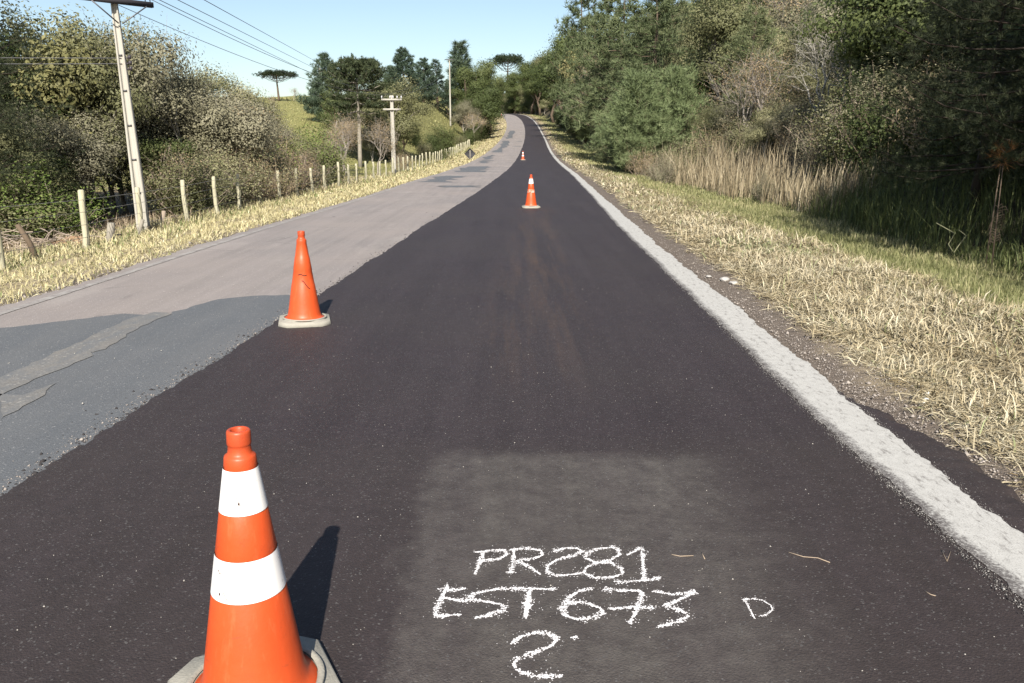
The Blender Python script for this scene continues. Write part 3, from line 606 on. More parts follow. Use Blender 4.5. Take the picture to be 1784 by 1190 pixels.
reg('shrub_green', [shrub('green_shrub', 1.8, 1.2, 26, 11000, .065, .04, F['bright'], BK['twig'], 320+i, .05, .15) for i in range(2)])
reg('shrub_brown', [shrub('brown_shrub', 2., 1.3, 34, 5000, .055, .028, F['brown'], BK['twig'], 330+i, .25, .18) for i in range(3)])
reg('shrub_dark', [shrub('dark_shrub', 2., 1.3, 28, 11000, .07, .042, F['dark'], BK['brown'], 340+i, .05, .16) for i in range(2)])
reg('weed', [shrub('tall_weed', 2.2, .9, 26, 900, .07, .03, F['brown'], BK['twig'], 350+i, .5, .16) for i in range(3)])
KN = dict(olive='broadleaf_tree', grey='broadleaf_tree', dark='broadleaf_tree', bright='broadleaf_tree', yellow='broadleaf_tree', bare='bare_tree', talldark='broadleaf_tree', palebare='bare_tree', pine='pine_tree', spruce='conifer_tree', bushy='conifer_tree',
          slim='cypress_tree', young='pine_tree', nearpine='pine_tree', flat='araucaria_tree', roundar='araucaria_tree')
rng = np.random.default_rng(99)
def tree_off(kind, e, Y, top, label, group=None, wide=1., **k):
    """like tree, but e metres beyond the right white line"""
    x = float(bx(Y)+wn(Y))+.45+e; return plant(kind, x, Y, zat(top, Y)-float(ground(x, Y)), label, group, wide, **k)
cnt = {}
def plant(kind, x, Y, h, label, group=None, wide=1., rz=None, var=None, tilt=0.):
    pr = PR[kind]; i = cnt.get(kind, 0); cnt[kind] = i+1; p = pr[(i if var is None else var) % len(pr)]
    nm = KN.get(kind, 'shrub' if kind != 'weed' else 'weed_clump'); s = h/p['h']
    o = thing(nm, (x, Y, float(ground(x, Y))-.04), label, 'tree' if kind in KN else ('shrub' if kind != 'weed' else 'weeds'), group, rng.uniform(0, 6.28) if rz is None else rz, (s*wide, s*wide, s))
    o.rotation_euler[0] = tilt
    for pn, me in p['parts']: link(pn, me, o)
    return o
def tree(kind, px, Y, top, label, group=None, wide=1., **k):
    """foot Y metres ahead in column px of the photograph, crown reaching row top"""
    x, z = at(px, Y); hi = float(bx(Y)+wn(Y))+.45
    if x > hi-3: x = max(x, hi+(4.6 if Y > 60 else 3.2)); z = float(ground(x, Y))
    return plant(kind, x, Y, max(.5, zat(top, Y)-z), label, group, wide, **k)
# ------------------------------------------------------------------ the plants where they stand
#   left wood behind the fence
T_ = tree
T_('nearpine', -120, 20.5, -40, 'dark shaded conifer at the left edge of the photo behind the fence', wide=1.25)
T_('dark', 0, 26, 46, 'dark leafy tree at the far left beside the olive trees', wide=1.1)
for (k, px, Y, top, lab, wd) in (
 ('olive', 95, 29, -2, 'tallest olive green tree of the left wood, left of the concrete pole', .95),
 ('yellow', 112, 27, 60, 'yellow green tree in front of the tallest olive tree in the left wood', 1.),
 ('grey', 60, 24.5, 150, 'grey green tree with lichened twigs low in the left wood beside the dark tree', 1.),
 ('olive', 168, 27.5, 38, 'olive tree directly left of the concrete pole top', .9),
 ('grey', 145, 26, 190, 'low grey green tree left of the concrete pole above the tilted stump', 1.2),
 ('olive', 222, 30, 50, 'thin topped olive tree behind the concrete pole', .8),
 ('grey', 250, 30, 34, 'half bare tree with dark twig tips just right of the concrete pole', .9),
 ('grey', 296, 32, 50, 'half bare tree with forked top against the sky right of the pole', .8),
 ('grey', 255, 30, 120, 'dense grey green tree right of the concrete pole', 1.1),
 ('grey', 330, 31, 140, 'broad grey green tree in the middle of the left wood', 1.25),
 ('olive', 352, 46, 108, 'round green tree crown rising behind the left wood against the sky', 1.15),
 ('grey', 398, 32, 128, 'grey lichened tree at the right side of the left wood', 1.1),
 ('bare', 440, 33, 165, 'grey twiggy bare tree at the right end of the left wood', 1.25),
 ('olive', 415, 48, 140, 'olive tree behind the right end of the left wood', 1.1),
 ('dark', 285, 29, 225, 'low dark green tree beneath the grey trees right of the pole', 1.5),
 ('olive', 200, 30, 190, 'low olive tree at the fence directly behind the concrete pole', 1.5),
 ('dark', 70, 24, 245, 'low dark green tree at far left behind the leaning brown post', 1.3),
 ('grey', 355, 32, 205, 'low grey green tree behind the weed stems', 1.4),
 ('olive', 20, 22, 205, 'low olive tree at the very left edge behind the first fence post', 1.2),
 ('grey', 455, 38, 195, 'small grey tree beside the grassy gap', 1.2)):
    T_(k, px, Y, top, lab, None, wd)
for i, (k, px, Y, top, wd) in enumerate((
 ('shrub_olive', 30, 20.5, 300, 1.5), ('shrub_green', 85, 21, 300, 1.4), ('shrub_dark', 165, 27, 330, 1.2),
 ('shrub_olive', 335, 26, 262, 1.3), ('shrub_grey', 365, 28, 255, 1.3), ('shrub_olive', 395, 29, 250, 1.2), ('shrub_brown', 425, 30, 262, 1.2), ('shrub_olive', 450, 33, 245, 1.2), ('shrub_green', 478, 37, 238, 1.1), ('shrub_brown', 500, 36, 252, 1.2),
 ('shrub_olive', 520, 40, 240, 1.2), ('shrub_green', 545, 44, 232, 1.1), ('shrub_olive', 562, 44, 238, 1.), ('shrub_grey', 535, 40, 262, 1.1), ('shrub_brown', 470, 32, 275, 1.1))):
    nmz = dict(shrub_green='leafy green', shrub_olive='olive green', shrub_dark='dark green', shrub_grey='grey green', shrub_brown='brown twiggy')[k]
    wh = 'left of the concrete pole behind the fence' if px < 240 else ('in the thicket right of the concrete pole behind the fence' if px < 410 else 'in the thicket before the grassy gap, behind the fence')
    T_(k, px, Y, top, nmz+' bush '+wh, 'bushes along the left fence, '+nmz, wd)
for i in range(34):
    px = 310+i*7.6+rng.uniform(-4, 4); Y = 25.5+(px-310)/280*14+rng.uniform(0, 2.5); x = at(px, Y)[0]; x = min(x, float(bx(Y))-float(wo(Y))-5.9)
    plant('weed', x, Y, rng.uniform(1.5, 2.5), 'clump of bare brown weed stems standing behind the left fence', 'weed clumps along the left fence', rng.uniform(.8, 1.2))
#   distance, left of the road
T_('flat', 486, 118, 124, 'flat topped umbrella araucaria standing alone against the sky on the left', wide=1.8)
T_('bare', 478, 96, 165, 'slender pale tree below the umbrella araucaria', wide=.6); T_('bare', 512, 118, 152, 'pale bare tree right of the umbrella araucaria'); T_('grey', 500, 120, 172, 'small grey tree behind the grassy gap', wide=1.3)
T_('olive', 470, 120, 178, 'low olive tree on the skyline left of the grassy gap', wide=1.6); T_('olive', 530, 112, 176, 'low olive tree on the skyline right of the grassy gap', wide=1.4)
T_('bushy', 567, 98, 94, 'tall dark conifer at the left of the hill trees', wide=1.0); T_('spruce', 548, 104, 150, 'short conifer beside the tall dark conifer', wide=1.6)
T_('roundar', 628, 74, 106, 'dense round araucaria with bare whorled lower branches and pale trunk'); T_('dark', 600, 88, 122, 'dark green tree behind the round araucaria on its left side', wide=1.0); T_('dark', 655, 90, 128, 'dark green tree behind the round araucaria on its right side', wide=1.0)
T_('flat', 650, 132, 104, 'distant flat araucaria peeping over the round araucaria', wide=.55); T_('slim', 617, 120, 96, 'thin conifer tip rising behind the round araucaria', wide=.5)
T_('olive', 690, 84, 130, 'olive green round tree behind the second utility pole', wide=1.2); T_('dark', 700, 86, 190, 'low dark tree at the foot of the olive round tree', wide=1.1); T_('dark', 668, 80, 195, 'low dark tree between the araucaria trunk and second pole', wide=1.1)
T_('bushy', 706, 142, 84, 'large conifer on the hill behind the second utility pole', wide=1.25); T_('bushy', 738, 150, 102, 'conifer on the hill right of the large conifer', wide=1.1); T_('spruce', 762, 156, 104, 'narrow conifer on the hill top left of the third pole', wide=1.7); T_('bushy', 682, 140, 116, 'conifer on the hill left of the large conifer', wide=1.2); T_('spruce', 780, 164, 138, 'small conifer on the hill beside the third pole', wide=.8)
T_('slim', 804, 168, 78, 'slim pointed cypress rising above the round green tree', wide=1.4)
for (k, px, Y, top, lab, wd) in (('talldark', 838, 168, 104, 'big dark round tree left of the far bend', .92), ('talldark', 812, 162, 112, 'olive topped tree at the left of the big round tree', 1.), ('dark', 856, 190, 118, 'dark tree nearest to the road at the far bend', .75), ('dark', 838, 157, 138, 'lower dark tree in front of the big round tree', 1.1),
    ('grey', 808, 150, 172, 'grey twiggy tree below the big round tree', 1.1), ('dark', 852, 232, 140, 'dark tree behind the far bend on the left', .8), ('bare', 826, 146, 190, 'small bare tree at the end of the fence', 1.2), ('dark', 892, 368, 140, 'dark tree closing the view beyond the crest', 1.3), ('olive', 868, 372, 146, 'olive tree closing the view beyond the crest, left', 1.3), ('dark', 846, 374, 148, 'dark tree beyond the crest behind the big round tree', 1.3)):
    T_(k, px, Y, top, lab, None, wd)
T_('flat', 884, 372, 97, 'small flat topped araucaria above the far bend of the road', wide=1.05)
T_('bare', 600, 60, 208, 'small bare tree with pale trunk left of the araucaria trunk', wide=1.1); T_('bare', 660, 58, 205, 'leaning bare tree with pale trunk left of the second utility pole', wide=1.); T_('bare', 596, 66, 190, 'grey bare tree behind the small bare tree', wide=1.3)
T_('grey', 648, 78, 218, 'grey green small tree right of the araucaria trunk', wide=1.2); T_('dark', 588, 80, 165, 'dark undergrowth tree left of the araucaria trunk', wide=1.1)
for px, Y, top, k in ((755, 100, 228, 'shrub_dark'), (775, 112, 218, 'shrub_dark'), (742, 92, 245, 'shrub_olive'), (765, 90, 250, 'shrub_dark'), (738, 128, 205, 'shrub_olive'), (752, 150, 182, 'shrub_olive'), (724, 100, 236, 'shrub_dark'), (700, 66, 262, 'shrub_brown'), (560, 62, 262, 'shrub_green'), (582, 58, 258, 'shrub_olive'), (612, 84, 232, 'shrub_dark'), (682, 82, 240, 'shrub_dark'), (505, 66, 245, 'shrub_olive'), (540, 74, 238, 'shrub_green'), (815, 136, 222, 'shrub_dark'), (830, 150, 214, 'shrub_dark'), (846, 160, 206, 'shrub_dark'), (800, 128, 232, 'shrub_olive')):
    T_(k, px, Y, top, dict(shrub_dark='small dark bush on the yellow hill slope left of the road', shrub_olive='small olive bush on the yellow hill slope left of the road', shrub_brown='brown bush at the foot of the second utility pole', shrub_green='leafy green bush at the foot of the hill left of the road')[k], 'bushes on the hill slope', 1.1)
#   right wood
T_('young', 1092, 45, 138, 'bright young pine with upright shoots, left of the bright pair'); T_('young', 1172, 46, 128, 'bright young pine with upright shoots, right of the bright pair', wide=.9)
T_('young', 1062, 50, 190, 'blue green young pine at the verge left of the bright pair', wide=1.3); T_('pine', 1040, 55, 175, 'low blue green pine overhanging the right verge', wide=1.8); T_('dark', 1075, 47, 215, 'low dark tree in front of the young pines', wide=1.6); T_('young', 1130, 44, 205, 'bushy low pine between the bright young pair', wide=1.4)
for (k, px, Y, top, lab, wd) in (
 ('pine', 1145, 62, -25, 'big spreading pine with visible brown trunk above the young pines', 1.25), ('pine', 1210, 66, -10, 'big pine right of the spreading pine', 1.1), ('pine', 1080, 70, -10, 'big pine left of the spreading pine', 1.1), ('pine', 1040, 80, 0, 'tall pine at the skyline left of the big pines', 1.),
 ('bright', 1300, 60, 22, 'bright green round tree high on the right slope', 1.2), ('bright', 1262, 54, 120, 'bright green tree below the round one on the right slope', 1.1), ('bright', 1420, 70, -15, 'bright green tree at the top edge of the photo, right slope', 1.5),
 ('bare', 1325, 36, 88, 'grey leafless thicket tree on the right slope above the reeds', 1.15), ('bare', 1285, 37, 104, 'grey leafless tree left of the leafless thicket on the right slope', 1.1), ('palebare', 1420, 33, 48, 'pale forked bare tree on the right slope', 1.), ('palebare', 1464, 32, 52, 'white stemmed bare tree right of the forked one', .9), ('palebare', 1500, 31, 18, 'tall white stemmed bare tree beside the dark near pine', .9), ('palebare', 1540, 30, 60, 'slanting pale bare tree touching the dark near pine', .9),
 ('bare', 1320, 70, -15, 'thin pale tree against the sky at the top edge of the photo', .9), ('bare', 1365, 62, -20, 'brown twiggy tree at the top edge left of the bright green tree', 1.2), ('olive', 1500, 60, -40, 'olive tree at the top edge above the white stemmed trees', 1.1), ('olive', 1565, 52, -50, 'olive tree at the top edge behind the dark near pine', 1.2),
 ('grey', 1280, 38, 165, 'grey green bushy tree right of the young pines', 1.3), ('olive', 1245, 40, 175, 'olive bushy tree directly right of the young pines', 1.2), ('olive', 1335, 32, 185, 'olive bushy tree above the reeds', 1.3), ('grey', 1380, 31, 178, 'grey green bushy tree left of the shaded wood', 1.3), ('olive', 1450, 29, 178, 'olive bushy tree in front of the white stemmed trees', 1.3), ('olive', 1408, 36, 112, 'olive tree under the forked bare tree', 1.3), ('yellow', 1478, 34, 140, 'yellow green tree under the white stemmed trees', 1.3), ('grey', 1565, 33, 60, 'grey green tree half hidden by the dark near pine', 1.3), ('olive', 1530, 26, 175, 'shaded olive tree left of the dark near pine', 1.3)):
    T_(k, px, Y, top, lab, None, wd)
for (k, e, Y, top, lab, wd) in (
 ('pine', 5.2, 132, -28, 'tallest open pine on the skyline at the left of the right wood', .75), ('pine', 6., 118, 22, 'pine on the skyline right of the tallest pine', .9), ('talldark', 5.6, 150, 40, 'dark tree on the skyline left of the tallest pine', 1.05),
 ('talldark', 5.4, 178, 58, 'dark tree stepping down the skyline towards the bend', 1.05), ('olive', 7, 186, 78, 'olive tree on the skyline near the bend', .8), ('talldark', 5.2, 206, 84, 'dark round tree on the skyline near the bend', 1.1), ('talldark', 5, 238, 98, 'dark tree on the skyline above the road crest', 1.15), ('olive', 7.5, 252, 112, 'olive tree on the skyline above the road crest', .9), ('talldark', 5, 285, 112, 'dark tree behind the skyline near the crest', 1.2), ('talldark', 6, 310, 124, 'low dark tree at the inside of the far bend', .9), ('olive', 8, 326, 138, 'olive tree beyond the crest at the far bend', 1.),
 ('yellow', 5.5, 126, 86, 'yellow green tree among the dark trees above the bend', .8), ('bare', 5.5, 108, 88, 'pale dead tree high among the dark trees of the bend', .7)):
    tree_off(k, e, Y, top, lab, None, wd)
for i, (px, Y, top) in enumerate(((838, 382, 150), (854, 392, 145), (872, 400, 140), (888, 392, 136), (903, 378, 128), (918, 366, 122), (932, 352, 112), (944, 338, 102))):
    plant('dark', (px-892)/1400*Y, Y, zat(top, Y)-float(ground((px-892)/1400*Y, Y)), 'dark tree of the wood closing the view beyond the crest', 'wood beyond the crest', .95)
tree_off('talldark', 4.4, 300, 106, 'dark tree leaning over the road just before the crest', None, 1.3)
tree_off('talldark', 5, 330, 124, 'dark tree leaning over the road just beyond the crest', None, 1.1)
# fill of the slope: rows up the hill, each tree with its own place
used = {}
def fill(n, Y0, Y1, e0, e1, kinds, hh, where, grp):
    k = 0; tries = 0; pts = []
    while k < n and tries < 5000:
        tries += 1; Y = rng.uniform(Y0, Y1); e = rng.uniform(e0, e1); x = float(bx(Y)+wn(Y))+.45+e
        px = 892+x/Y*1400
        if px > 1850 or any((x-a)**2+(Y-b)**2 < c for a, b, c in pts): continue
        h = rng.uniform(*hh); kd = kinds[rng.integers(0, len(kinds))]; pts.append((x, Y, (h*.42)**2)); k += 1
        ad = dict(olive='olive green tree', grey='grey green tree', dark='dark green tree', pine='dark pine', bright='bright green tree', bare='pale bare tree', yellow='yellow green tree', shrub_olive='olive green bush', shrub_grey='grey green bush', shrub_brown='brown twiggy bush', shrub_dark='dark green bush', shrub_green='leafy green bush')[kd]
        plant(kd, x, Y, h*(.7 if kd in ('bare', 'bright', 'yellow') else 1), ad+' '+where, grp+', '+ad, rng.uniform(1., 1.3))
fill(24, 66, 112, 6.3, 11, ['pine', 'dark', 'pine', 'olive', 'dark'], (5, 7.5), 'leaning over the right verge before the far bend', 'wood edge before the far bend')
fill(26, 70, 135, 10, 30, ['pine', 'dark', 'pine', 'olive', 'grey'], (8, 12), 'on the dense slope above the far bend', 'wood above the far bend')
fill(16, 118, 200, 7.5, 14, ['dark', 'olive', 'dark', 'pine'], (7, 11), 'beside the road right of the far bend', 'wood beside the far bend')
fill(26, 190, 350, 9, 34, ['dark', 'dark', 'olive', 'dark'], (11, 16), 'beyond the far bend on the right', 'wood beyond the far bend')
fill(26, 112, 300, 5.2, 9, ['dark', 'dark', 'olive', 'shrub_dark'], (3.2, 5.2), 'low under the tall trees beside the far bend', 'undergrowth beside the far bend')
fill(22, 280, 350, 5.5, 26, ['dark', 'dark', 'olive'], (5.5, 9), 'on the slope closing the far bend', 'wood closing the far bend')
fill(18, 280, 345, 4.3, 8.5, ['dark', 'dark', 'shrub_dark'], (3.5, 6), 'low between the trunks just before the crest', 'undergrowth before the crest')
fill(16, 312, 374, 3.4, 9.5, ['dark', 'olive', 'dark', 'shrub_dark'], (4, 7.5), 'at the foot of the slope beyond the crest', 'foot of the slope beyond the crest')
fill(10, 50, 70, 4.5, 9, ['pine', 'dark', 'young' if 0 else 'olive'], (4, 6.5), 'at the wood edge left of the young pines', 'wood edge left of the young pines')
fill(26, 42, 75, 9, 30, ['pine', 'olive', 'grey', 'dark', 'olive', 'bare'], (5, 8), 'on the right slope behind the young pines', 'wood behind the young pines')
fill(18, 36, 54, 11, 26, ['olive', 'grey', 'bare', 'grey', 'bare'], (4, 5.5), 'on the open brushy slope right of the young pines', 'brushy slope on the right')
fill(44, 26, 55, 7.5, 24, ['shrub_olive', 'shrub_grey', 'shrub_brown', 'shrub_olive', 'shrub_green', 'shrub_grey'], (1.8, 3.), 'on the brushy slope above the reeds', 'bushes above the reeds')
fill(22, 20, 40, 6.0, 9, ['shrub_olive', 'shrub_grey', 'shrub_brown', 'shrub_grey'], (1.3, 2.1), 'just behind the reeds', 'bushes behind the reeds')
fill(24, 13, 26, 6.5, 13, ['shrub_dark', 'shrub_olive', 'shrub_brown', 'shrub_dark', 'shrub_grey'], (1.6, 2.8), 'in the deep shade under the near pine', 'bushes under the near pine')
fill(16, 15, 30, 9, 22, ['olive', 'dark', 'grey', 'dark'], (4.5, 7), 'in the shaded wood behind the near pine', 'shaded wood behind the near pine')
for px, Y, top, k, wd in ((1105, 42, 255, 'shrub_brown', 1.1), (1150, 36, 262, 'shrub_grey', 1.), (1330, 25, 300, 'shrub_grey', .9), (1210, 38, 232, 'shrub_olive', 1.2)):
    T_(k, px, Y, top, dict(shrub_brown='low purplish brown twiggy bush left of the reeds', shrub_grey='low grey green bush among the reeds', shrub_olive='olive bush rising behind the tallest reeds')[k], None if k != 'shrub_grey' else 'low bushes among the reeds', wd)
# the near pine and the trees beside it that shade it
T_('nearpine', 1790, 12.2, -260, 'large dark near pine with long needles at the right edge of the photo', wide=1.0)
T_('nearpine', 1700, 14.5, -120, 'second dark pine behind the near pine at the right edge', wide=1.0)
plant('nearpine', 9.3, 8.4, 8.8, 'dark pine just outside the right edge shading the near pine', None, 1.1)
plant('dark', 12.4, 4.0, 12, 'dark tree outside the right edge shading the near pine', None, 1.15)
plant('dark', 14.8, 6.0, 12, 'dense dark tree outside the right edge beside the shading pine', None, 1.1)
plant('dark', 12.6, 8.8, 10, 'second dense dark tree outside the right edge beside the shading pine', None, 1.1)
plant('talldark', -21.2, 18.6, 16, 'tall dark tree just outside the left edge of the photo', None, 1.1)
# things that would share a label are told apart by their place in the row
def apart():
    d = {}
    for o in C.objects:
        if 'label' in o and 'category' in o: d.setdefault(o['label'], []).append(o)
    nth = 'second third fourth fifth sixth seventh eighth ninth tenth eleventh twelfth thirteenth fourteenth fifteenth sixteenth seventeenth eighteenth nineteenth twentieth'.split()
    for lab, os in d.items():
        n = len(os)
        if n < 2: continue
        os.sort(key=lambda o: o.location[0]/max(1, o.location[1]))
        for i, o in enumerate(os):
            w = 'leftmost' if i == 0 else 'rightmost' if i == n-1 else nth[i-1]+'-from-left' if i <= n//2 else nth[n-2-i]+'-from-right'
            if n == 2: w = ('left-hand', 'right-hand')[i]
            o['label'] = w+' '+lab
apart()
# ------------------------------------------------------------------ traffic cones
def m_cone():
    n = N('orange_cone_plastic'); x, y, z = n.xyz()
    c = n.mix(n.noise(5, 4), (.46, .058, .013), (.56, .082, .02)); c = n.mix(n.ramp(n.noise(30, 6, .8), [(.58, 0), (.72, .55)]), c, (.3, .05, .018))
    v = n.stretch((8, 8, 1.3)); c = n.mix(n.ramp(n.noise(5, 5, .7, v), [(.55, 0), (.75, .35)]), c, (.62, .16, .065))
    c = n.mix(n.math('MULTIPLY', n.sstep(z, .66, .76), n.ramp(n.noise(18, 5, .75), [(.3, .2), (.65, .75)])), c, (.3, .045, .018))
    c = n.mix(n.ramp(n.noise(12, 6, .8, n.stretch((1, 1, 3))), [(.6, 0), (.72, .5)]), c, (.2, .05, .025))
    n.col(c); n.set(Roughness=.45); n.b.inputs['Specular IOR Level'].default_value = .4; n.bump(n.noise(25, 3), .12, .01); return n.m
def m_band(name, dirt):
    n = N(name); c = n.mix(n.ramp(n.noise(16, 6, .75), [(.6, 0), (.7, dirt)]), (.78, .77, .76), (.3, .27, .25)); c = n.mix(n.ramp(n.noise(34, 4, .8, n.stretch((1, 1, 2.5))), [(.66, 0), (.7, dirt)]), c, (.16, .14, .13)); n.col(c); n.set(Roughness=.35); return n.m
def m_rub():
    n = N('grey_rubber_base'); c = n.mix(n.noise(14, 5, .7), (.2, .19, .16), (.36, .345, .3)); n.col(c); n.bump(n.noise(120, 3), .5, .005); return n.m
CO, BAND, BANDD, RUB = m_cone(), m_band('white_reflective_band', .6), m_band('dirty_white_band', .9), m_rub()
BANDF = N('worn_off_band'); BANDF.col(BANDF.mix(BANDF.ramp(BANDF.noise(9, 5, .7), [(.47, 0), (.68, 1)]), (.5, .1, .035), (.7, .6, .54))); BANDF = BANDF.m
DKL = N('black_scuff').col((.05, .025, .02)).m
def cone(loc, label, bands=(), rz=0., scuffs=False, lean=(0, 0), hole=True):
    o = thing('traffic_cone', loc, label, 'traffic cone', 'traffic cones on the fresh lane', rz); o.rotation_euler[0], o.rotation_euler[1] = lean
    rr = lambda z: .150-.1535*z
    m = MB(); m.lathe([(.172, .043), (.168, .05), (.15, .058), (rr(.075)+.003, .075), (rr(.1), .1), (rr(.2), .2), (rr(.343), .343), (rr(.35)-.002, .35), (rr(.46)-.002, .46), (rr(.465), .465), (rr(.575), .575), (rr(.58)-.002, .58), (rr(.695)-.002, .695), (rr(.7), .70), (.0405, .722), (.0385, .7265), (.0335, .7295), (.0305, .735), (.0292, .743), (.0287, .75), (.029, .7545), (.0305, .757), (.0308, .76), (.0304, .788), (.029, .793), (.026, .795), (.0215, .795), (.019, .791), (.0175, .76), (.016, .6)])
    link('body', m.mesh('cone_body', CO, True), o)
    if bands:
        for a, b, dirty in bands:
            t = MB(); t.lathe([(rr(a)+.0012, a), (rr((a+b)/2)+.0012, (a+b)/2), (rr(b)+.0012, b)]); link('reflective_band', t.mesh('cone_band', (BANDF if dirty == 2 else BANDD) if dirty else BAND, True), o)
    b = MB(); q = .215; ch = .075
    pts = [(-q+ch, -q), (q-ch, -q), (q, -q+ch), (q, q-ch), (q-ch, q), (-q+ch, q), (-q, q-ch), (-q, -q+ch)]
    rings = [(1.0, .0), (1.02, .006), (1.0, .034), (.965, .042)]
    V = [(x*s, y*s, z) for s, z in rings for x, y in pts]
    Q = [[r*8+i, r*8+(i+1) % 8, r*8+8+(i+1) % 8, r*8+8+i] for r in range(3) for i in range(8)]
    k0 = len(V); an = [math.atan2(y, x) for x, y in pts]
    V += [(.205*math.cos(a), .205*math.sin(a), .042) for a in an]+[(.198*math.cos(a), .198*math.sin(a), .05) for a in an]+[(.0, .0, .05)]
    Q += [[24+i, 24+(i+1) % 8, k0+(i+1) % 8, k0+i] for i in range(8)]+[[k0+i, k0+(i+1) % 8, k0+8+(i+1) % 8, k0+8+i] for i in range(8)]
    b.add(V, Q, [[k0+8+i, k0+8+(i+1) % 8, k0+16] for i in range(8)]); link('base', b.mesh('cone_base', RUB), o)
    t = MB(); t.lathe([(.187, .05), (.19, .056), (.187, .06), (.174, .06), (.17, .055)]); link('base_ring', t.mesh('cone_ring', RUB, True), o)
    if scuffs:
        for z0, z1, a0, a1 in scuffs if scuffs is not True else ((.43, .432, -2.05, -1.2), (.385, .315, -1.68, -1.02)):
            A = np.linspace(a0, a1, 12); Z = np.linspace(z0, z1, 12)+.006*np.sin(np.linspace(0, 6, 12)); q = .0008 if scuffs is True else .0016; P = np.stack([(rr(Z)+q)*np.cos(A), (rr(Z)+q)*np.sin(A), Z], 1); t = MB(); t.tube(P, .0035 if scuffs is True else .0009, 4); link('scuff_mark', t.mesh('cone_scuff', DKL), o)
    return o
def onroad(px, py):
    p = onplane(px, py, .032)
    for _ in range(30): p = onplane(px, py, .5*p[2]+.5*(float(rz_(p[1]))+.032))
    return p
WB = ((.35, .46, False), (.58, .695, False)); WD = ((.37, .45, 2), (.58, .695, True))
cone(onplane(447, 1216, .032), 'nearest orange cone with two clean white bands and grey octagonal base', WB, R(28), ((.625, .612, -2.05, -1.8), (.607, .618, -1.95, -1.88), (.425, .43, -2.75, -2.6), (.372, .366, -2.5, -2.33), (.366, .376, -2.62, -2.58)), lean=(0, R(.9)))
cone(onplane(531, 562, .028), 'plain orange cone without bands, scuffed with dark lines, on the lane joint', (), R(14), True, lean=(0, R(1.2)))
cone(onplane(925, 362, .032), 'orange cone with dirty white bands standing in the middle of the fresh lane', WD, R(5))
cone(onroad(911, 279), 'small distant orange and white cone near the lane joint, beyond the middle cone', WB, R(20))
cone(onroad(917, 221.5), 'tiny orange and white cone far off before the bend', WB, R(40))
p = onroad(877, 203); cone((-3.6, 285, float(rz_(285))), 'tiny orange and white cone at the crest of the old lane', WB)

# ------------------------------------------------------------------ utility poles and wires
def cable(P, r, name, label, cat, group, sag=.0, k=24):
    A, B = np.array(P[0], float), np.array(P[1], float); t = np.linspace(0, 1, k)[:, None]; Q = A+(B-A)*t; Q[:, 2] -= 4*sag*(t*(1-t))[:, 0]
    m = MB(); m.tube(Q, r, 5); o = link(name, m.mesh(name, WIRE, True)); o['label'] = label; o['category'] = cat; o['group'] = group; return o
def pole(x, Y, h, w0, w1, label, rz, arms, low=None, detail=True, tilt=(0, 0)):
    o = thing('utility_pole', (x, Y, float(ground(x, Y))), label, 'utility pole', 'concrete utility poles left of the road', rz); o.rotation_euler[0], o.rotation_euler[1] = tilt
    m = MB(); rc = .26
    sec = np.array([(-.5, -.62), (-.28, -.62), (-.28, -.62+rc), (.28, -.62+rc), (.28, -.62), (.5, -.62), (.5, .62), (.28, .62), (.28, .62-rc), (-.28, .62-rc), (-.28, .62), (-.5, .62)]); ns = len(sec)
    zs = np.linspace(-.3, h, 9); V = np.array([(p[0]*(w0+(w1-w0)*z/h), p[1]*(w0+(w1-w0)*z/h), z) for z in zs for p in sec]); Q = [[r*ns+i, r*ns+(i+1) % ns, r*ns+ns+(i+1) % ns, r*ns+ns+i] for r in range(8) for i in range(ns)]
    m.add(V, Q); t0 = 8*ns; m.add([V[t0+i] for i in range(ns)], [[0, 1, 10, 11], [2, 3, 8, 9], [4, 5, 6, 7]], None); m.add(V[:1], None, None) if 0 else None
    link('shaft', m.mesh('pole_shaft', CONC), o)
    if detail:
        for z in np.arange(.95, h-.9, .82):
            s = w0+(w1-w0)*z/h; t = MB(); t.box((0, -.62*s+rc*s-.012, z), (.5*s, .03, .035)); link('step_bolt', t.mesh('pole_bolt', STEEL), o)
    for z, L, mat, ins, ang in arms:
        M = rotz(ang); t = MB(); t.box((0, 0, 0), (L, .11, .12), M); a = link('crossarm', t.mesh('pole_crossarm', mat), o); a.location = M@np.array((0, -.16, z))
        for s in ins:
            t = MB(); t.lathe([(.012, -.0), (.012, .06), (.05, .065), (.055, .09), (.03, .11), (.05, .125), (.05, .15), (.028, .17), (.03, .2), (.0, .205)], 12); q = link('insulator', t.mesh('pole_insulator', PORC if mat != DKMETAL else DKPORC, True), a); q.location = M@np.array((s*L/2, 0, .06))
        if detail:
            for s in (-1, 1):
                t = MB(); t.tube([M@np.array((s*.38*L, -.1, -.06)), M@np.array((s*.05, -.02, -.5))], .016, 6); link('brace', t.mesh('pole_brace', STEEL), a)
    if low is not None:
        for k in range(3):
            t = MB(); t.box((.13, -.05, low+.13*k), (.12, .05, .03)); t.tube([(.19, -.05, low-.03+.13*k), (.19, -.05, low+.06+.13*k)], .04, 8); link('bracket', t.mesh('pole_bracket', DKPORC), o)
    return o
PY = 20.6; x1, z1 = at(251, PY); h1 = zat(2, PY)-z1
pole(x1, PY, h1+.05, .28, .135, 'nearest tall grey concrete pole with dark crossarm, behind the left fence', R(16), [(h1-.02, 1.75, DKMETAL, (-.94, -.8, .8, .94), R(36))], h1-1.55, True, (0, R(-1.2)))
x2, z2 = at(687, 58); h2 = zat(166, 58)-z2
pole(x2, 58, h2, .3, .2, 'second concrete pole with two pale crossarms by the fence', R(4), [(h2-.3, 1.4, CONC, (-.95, -.15, .15, .55, .95), 0), (h2-.95, 1.2, CONC, (), 0)], None, False)
x3, z3 = at(785, 150); h3 = zat(103, 150)-z3
